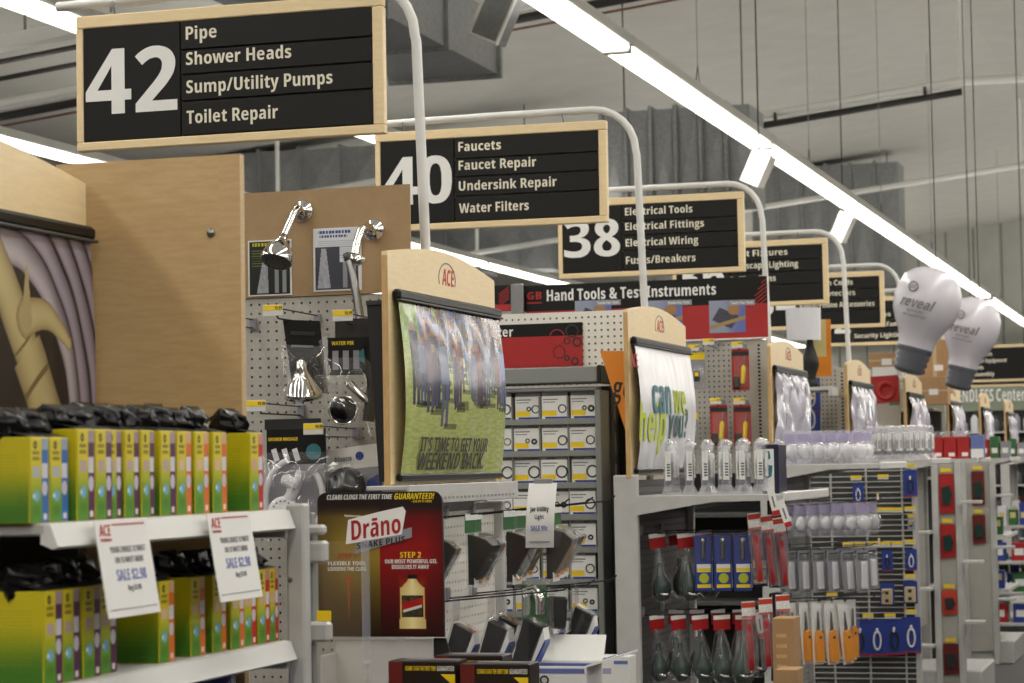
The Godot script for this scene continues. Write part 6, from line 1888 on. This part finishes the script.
func side_posts(zn: float, xa: float, xb: float, label: String, i: int) -> void:
	var t := thing("side_panel_rack", "white " + label, "rack", Vector3(0, 0, zn + 0.03))
	for x in [xa, xb]:
		box("post", t, Vector3(x, 0.79, 0), Vector3(0.045, 1.58, 0.04), M.white_paint, 0.003)
	span("peg_panel", t, Vector3(xa, 0.1, -0.012), Vector3(xb, 1.57, -0.004), M.peg_grey, 0.001)
	for s in 3:
		span("shelf", t, Vector3(xa - 0.12, 1.10 - 0.38 * s, 0.0), Vector3(xa - 0.02, 1.12 - 0.38 * s, 0.16), M.white_paint, 0.002)
		span("shelf", t, Vector3(xb + 0.03, 1.30 - 0.40 * s, 0.0), Vector3(xb + 0.16, 1.32 - 0.40 * s, 0.16), M.white_paint, 0.002)
	for k in (4 if i == 1 else 2):
		var y: float = [1.50, 1.16, 0.72, 0.36][k]
		var x := lerpf(xa, xb, 0.5)
		var p := thing("red_tool_card", "carded tool, %s from the top beside the %s" % [ORD[k], ["red cartons rack", "fifth aisle end"][i - 1]], "package", Vector3(x, y, zn + 0.045), "red carded tools on side panels")
		var m: Material = [M.red, M.red, M.orange_red, M.drain_red][k] if i == 1 else M.drain_red
		var h: float = [0.26, 0.22, 0.16, 0.2][k]
		prism("card", p, [Vector2(-0.050, 0), Vector2(0.050, 0), Vector2(0.051, -h), Vector2(-0.048, -h - 0.008)], 0.005, m)
		prism("tool", p, [Vector2(-0.03, -h * 0.35), Vector2(0.02, -h * 0.30), Vector2(0.04, -h * 0.55), Vector2(0.02, -h * 0.80), Vector2(-0.025, -h * 0.78)], 0.024, M.dark_green if k < 2 else M.ink, Vector3(0, 0, 0.012))
		box("tag", p, Vector3(0.0, 0.025, 0.01), Vector3(0.07, 0.026, 0.004), M.yellow, 0.0)

# ------------------------------------------------------------------ inflated bulbs
func bulbs() -> void:
	var list := [[936, 318, 15.9, 0.30, "larger, nearer"], [975, 341, 18.6, 0.25, "smaller, farther"]]
	var ax := [[936, 268, 908, 374, 15.9, 68.0], [979, 298, 957, 390, 17.6, 56.0]]
	for i in 2:
		var s: Array = ax[i]
		var top := pz(s[0], s[1], s[4])
		var bot := pz(s[2], s[3], s[4])
		var L := (top - bot).length()
		var R: float = (pz(960 + s[5] / 2, 320, s[4]) - pz(960 - s[5] / 2, 320, s[4])).length() / 2
		var t := thing("inflatable_bulb", "%s inflated white light bulb lettered reveal under the roof" % list[i][4], "inflatable", bot, "inflated display bulbs")
		t.basis = Basis(Quaternion(Vector3.UP, (top - bot).normalized())) * Basis(Vector3.UP, -0.05)
		var rb := R * 0.52
		lathe("glass_body", t, [Vector2(rb * 1.02, L * 0.25), Vector2(rb * 1.04, L * 0.30), Vector2(rb * 1.20, L * 0.38), Vector2(R * 0.80, L * 0.47), Vector2(R * 0.95, L * 0.57), Vector2(R, L * 0.68), Vector2(R * 0.965, L * 0.79), Vector2(R * 0.84, L * 0.885), Vector2(R * 0.60, L * 0.955), Vector2(R * 0.30, L * 0.992), Vector2(0.0, L)], M.vinyl, Vector3.ZERO, Vector3.ZERO, 36)
		var prof := [Vector2(0.0, 0.0), Vector2(rb * 0.55, 0.005)]
		for k in 4:
			prof.append(Vector2(rb * (0.80 + 0.03 * k), L * (0.02 + 0.056 * k)))
			prof.append(Vector2(rb * (0.97 + 0.02 * k), L * (0.05 + 0.056 * k)))
		prof.append(Vector2(rb * 1.02, L * 0.255))
		lathe("screw_base", t, prof, M.base_grey, Vector3.ZERO, Vector3.ZERO, 30)
		var g := func(x: float, y: float) -> float:
			return sqrt(maxf(R * R * 0.985 - x * x - pow(maxf(absf(y - L * 0.68) - L * 0.1, 0.0), 2) * 0.9, 0.0001)) + 0.004
		var txt := Node3D.new()
		txt.name = "print"
		t.add_child(txt)
		text_on(txt, "reveal", R * 0.30, M.grey_ink, Vector2(-R * 0.10, L * 0.64), R * 0.98, 0, 0.25, g)
		text_on(txt, "light bulbs", R * 0.08, M.grey_ink, Vector2(-R * 0.10, L * 0.565), R * 0.5, 0, 0.25, g)
		text_on(txt, "clean beautiful light", R * 0.08, M.grey_ink, Vector2(-R * 0.10, L * 0.525), R * 0.72, 0, 0.25, g)
		var ring := []
		for k in 19:
			var a := TAU * k / 18
			var x := -R * 0.34 + R * 0.14 * cos(a)
			var y := L * 0.78 + R * 0.14 * sin(a)
			ring.append(Vector3(x, y, g.call(x, y)))
		tube("emblem", txt, ring, R * 0.022, M.grey_ink, 6)
		text_on(txt, "GE", R * 0.13, M.grey_ink, Vector2(-R * 0.34, L * 0.78), R * 0.17, 0, 0.2, g)
		var crown := t.transform * Vector3(0, L, 0)
		var inv := t.transform.affine_inverse()
		rod("cord", t, Vector3(0, L, 0), inv * Vector3(crown.x, roof_y(crown.x), crown.z), 0.004, M.wire, 5)

# ------------------------------------------------------------------ the far end of the shop
func far_wall_things() -> void:
	var d := 27.0
	# sign over the far department
	var a := pz(965, 346, d)
	var b := pz(1032, 386, d)
	var s := thing("far_sign", "small black sign in pale frame over the far department at right", "sign", Vector3((a.x + b.x) / 2, (a.y + b.y) / 2, -d))
	var W := b.x - a.x
	var H := a.y - b.y
	box("frame", s, Vector3.ZERO, Vector3(W, H, 0.03), M.wood, 0.004)
	box("face", s, Vector3(0, 0.03, 0.018), Vector3(W - 0.08, H - 0.12, 0.01), M.black, 0.002)
	for k in 4:
		text(s, ["Cleaners", "Power Equipment", "Tools", "Assembly"][k], 0.045, M.cream, Vector3(-W / 2 + 0.08, H / 2 - 0.10 - 0.075 * k, 0.024), [0.22, 0.38, 0.12, 0.24][k])
	box("slat", s, Vector3(0, -H / 2 + 0.045, 0.018), Vector3(W - 0.06, 0.03, 0.008), M.black, 0.001)
	for k in 2:
		rod("hanger", s, Vector3((k - 0.5) * W * 0.8, H / 2, 0), Vector3((k - 0.5) * W * 0.8, roof_y(s.position.x) - s.position.y, 0), 0.006, M.wire, 5)
	# the far department wall: valance with pale letters, shelves of bottles
	var c := thing("department_wall", "pale green valance and white shelf wall closing the view at right", "shelving", Vector3(0, 0, -29.0))
	var v0 := pz(945, 388, 29)
	var v1 := pz(1100, 408, 29)
	span("valance", c, Vector3(-4.2, v1.y, 0.0), Vector3(3.0, v0.y, 0.12), M.sage, 0.004)
	var tx := pz(957, 396, 28.8)
	text(c, "ENDLESS Center", 0.15, M.paper, Vector3(tx.x, tx.y, 0.125), 0.80)
	span("back", c, Vector3(-4.2, 0, -0.2), Vector3(3.0, v1.y, -0.1), M.dark_grey, 0.0)
	for k in 6:
		span("shelf", c, Vector3(-4.2, 1.90 - 0.32 * k, -0.1), Vector3(3.0, 1.92 - 0.32 * k, 0.22), M.white_paint, 0.003)
	for k in 5:
		span("post", c, Vector3(-3.2 + 1.2 * k, 0, 0.2), Vector3(-3.15 + 1.2 * k, v1.y, 0.24), M.grey_paint, 0.003)
	for row in 6:
		for k in 16:
			var x := -2.95 + 0.125 * k
			if x > -0.95: continue
			var m: Material = [M.plastic_grey, M.dark_grey, M.steel, M.plastic_white, M.base_grey][(k * 3 + row * 2) % 5] if row < 2 else [M.dark_grey, M.base_grey, M.green, M.ink, M.drain_red, M.tan_plastic][(k * 5 + row * 3) % 6]
			var p := thing("bottle", "%s bottle on the far shelf wall, %s row from the top, %s from the left" % [["grey", "dark", "steel"][k % 3], ORD[row], ORD[k] if k < 14 else "last"], "bottle", Vector3(x, 1.92 - 0.32 * row, -28.90), "bottles on the far shelf wall")
			var hh := 0.16 + 0.03 * ((k * 7 + row) % 4)
			lathe("body", p, [Vector2(0.0, 0.0), Vector2(0.045, 0.0), Vector2(0.045, hh * 0.62), Vector2(0.018, hh * 0.82)], m, Vector3.ZERO, Vector3.ZERO, 12)
			lathe("cap", p, [Vector2(0.018, hh * 0.82), Vector2(0.018, hh), Vector2(0.0, hh)], M.ink if k % 2 else M.paper, Vector3.ZERO, Vector3.ZERO, 10)
	# stand with a blue header at the far right
	var q := pz(1002, 574, 21.0)
	var f := thing("floor_stand", "floor stand with blue header and white trays at far right", "display", Vector3(q.x, 0, -21.3))
	box("post", f, Vector3(0, q.y / 2, -0.1), Vector3(0.05, q.y, 0.05), M.white_paint, 0.004)
	box("header", f, Vector3(-0.02, q.y - 0.10, 0.02), Vector3(0.30, 0.18, 0.03), M.blue, 0.004)
	text(f, "SALE", 0.05, M.paper, Vector3(-0.02, q.y - 0.10, 0.036), 0.2, 0)
	for k in 3:
		box("tray", f, Vector3(0.06, 0.14 + 0.27 * k, 0.05), Vector3(0.46 - 0.05 * k, 0.03, 0.34), M.white_paint, 0.004)
	var cb := [M.red, M.blue, M.plastic_white, M.green, M.blue, M.red]
	for k in 6:
		var p := thing("stand_box", "%s box on the %s tray of the far floor stand, %s" % [["red", "blue", "white", "green", "blue", "red"][k], ["bottom", "middle", "top"][k / 2], ["left", "right"][k % 2]], "box", Vector3(q.x - 0.04 + 0.18 * (k % 2), 0.155 + 0.27 * (k / 2), -21.2), "boxes on the far floor stand")
		box("body", p, Vector3(0, 0.08, 0), Vector3(0.13, 0.16, 0.12), cb[k], 0.004)
		box("label", p, Vector3(0, 0.08, 0.0605), Vector3(0.08, 0.06, 0.001), M.paper, 0.0)
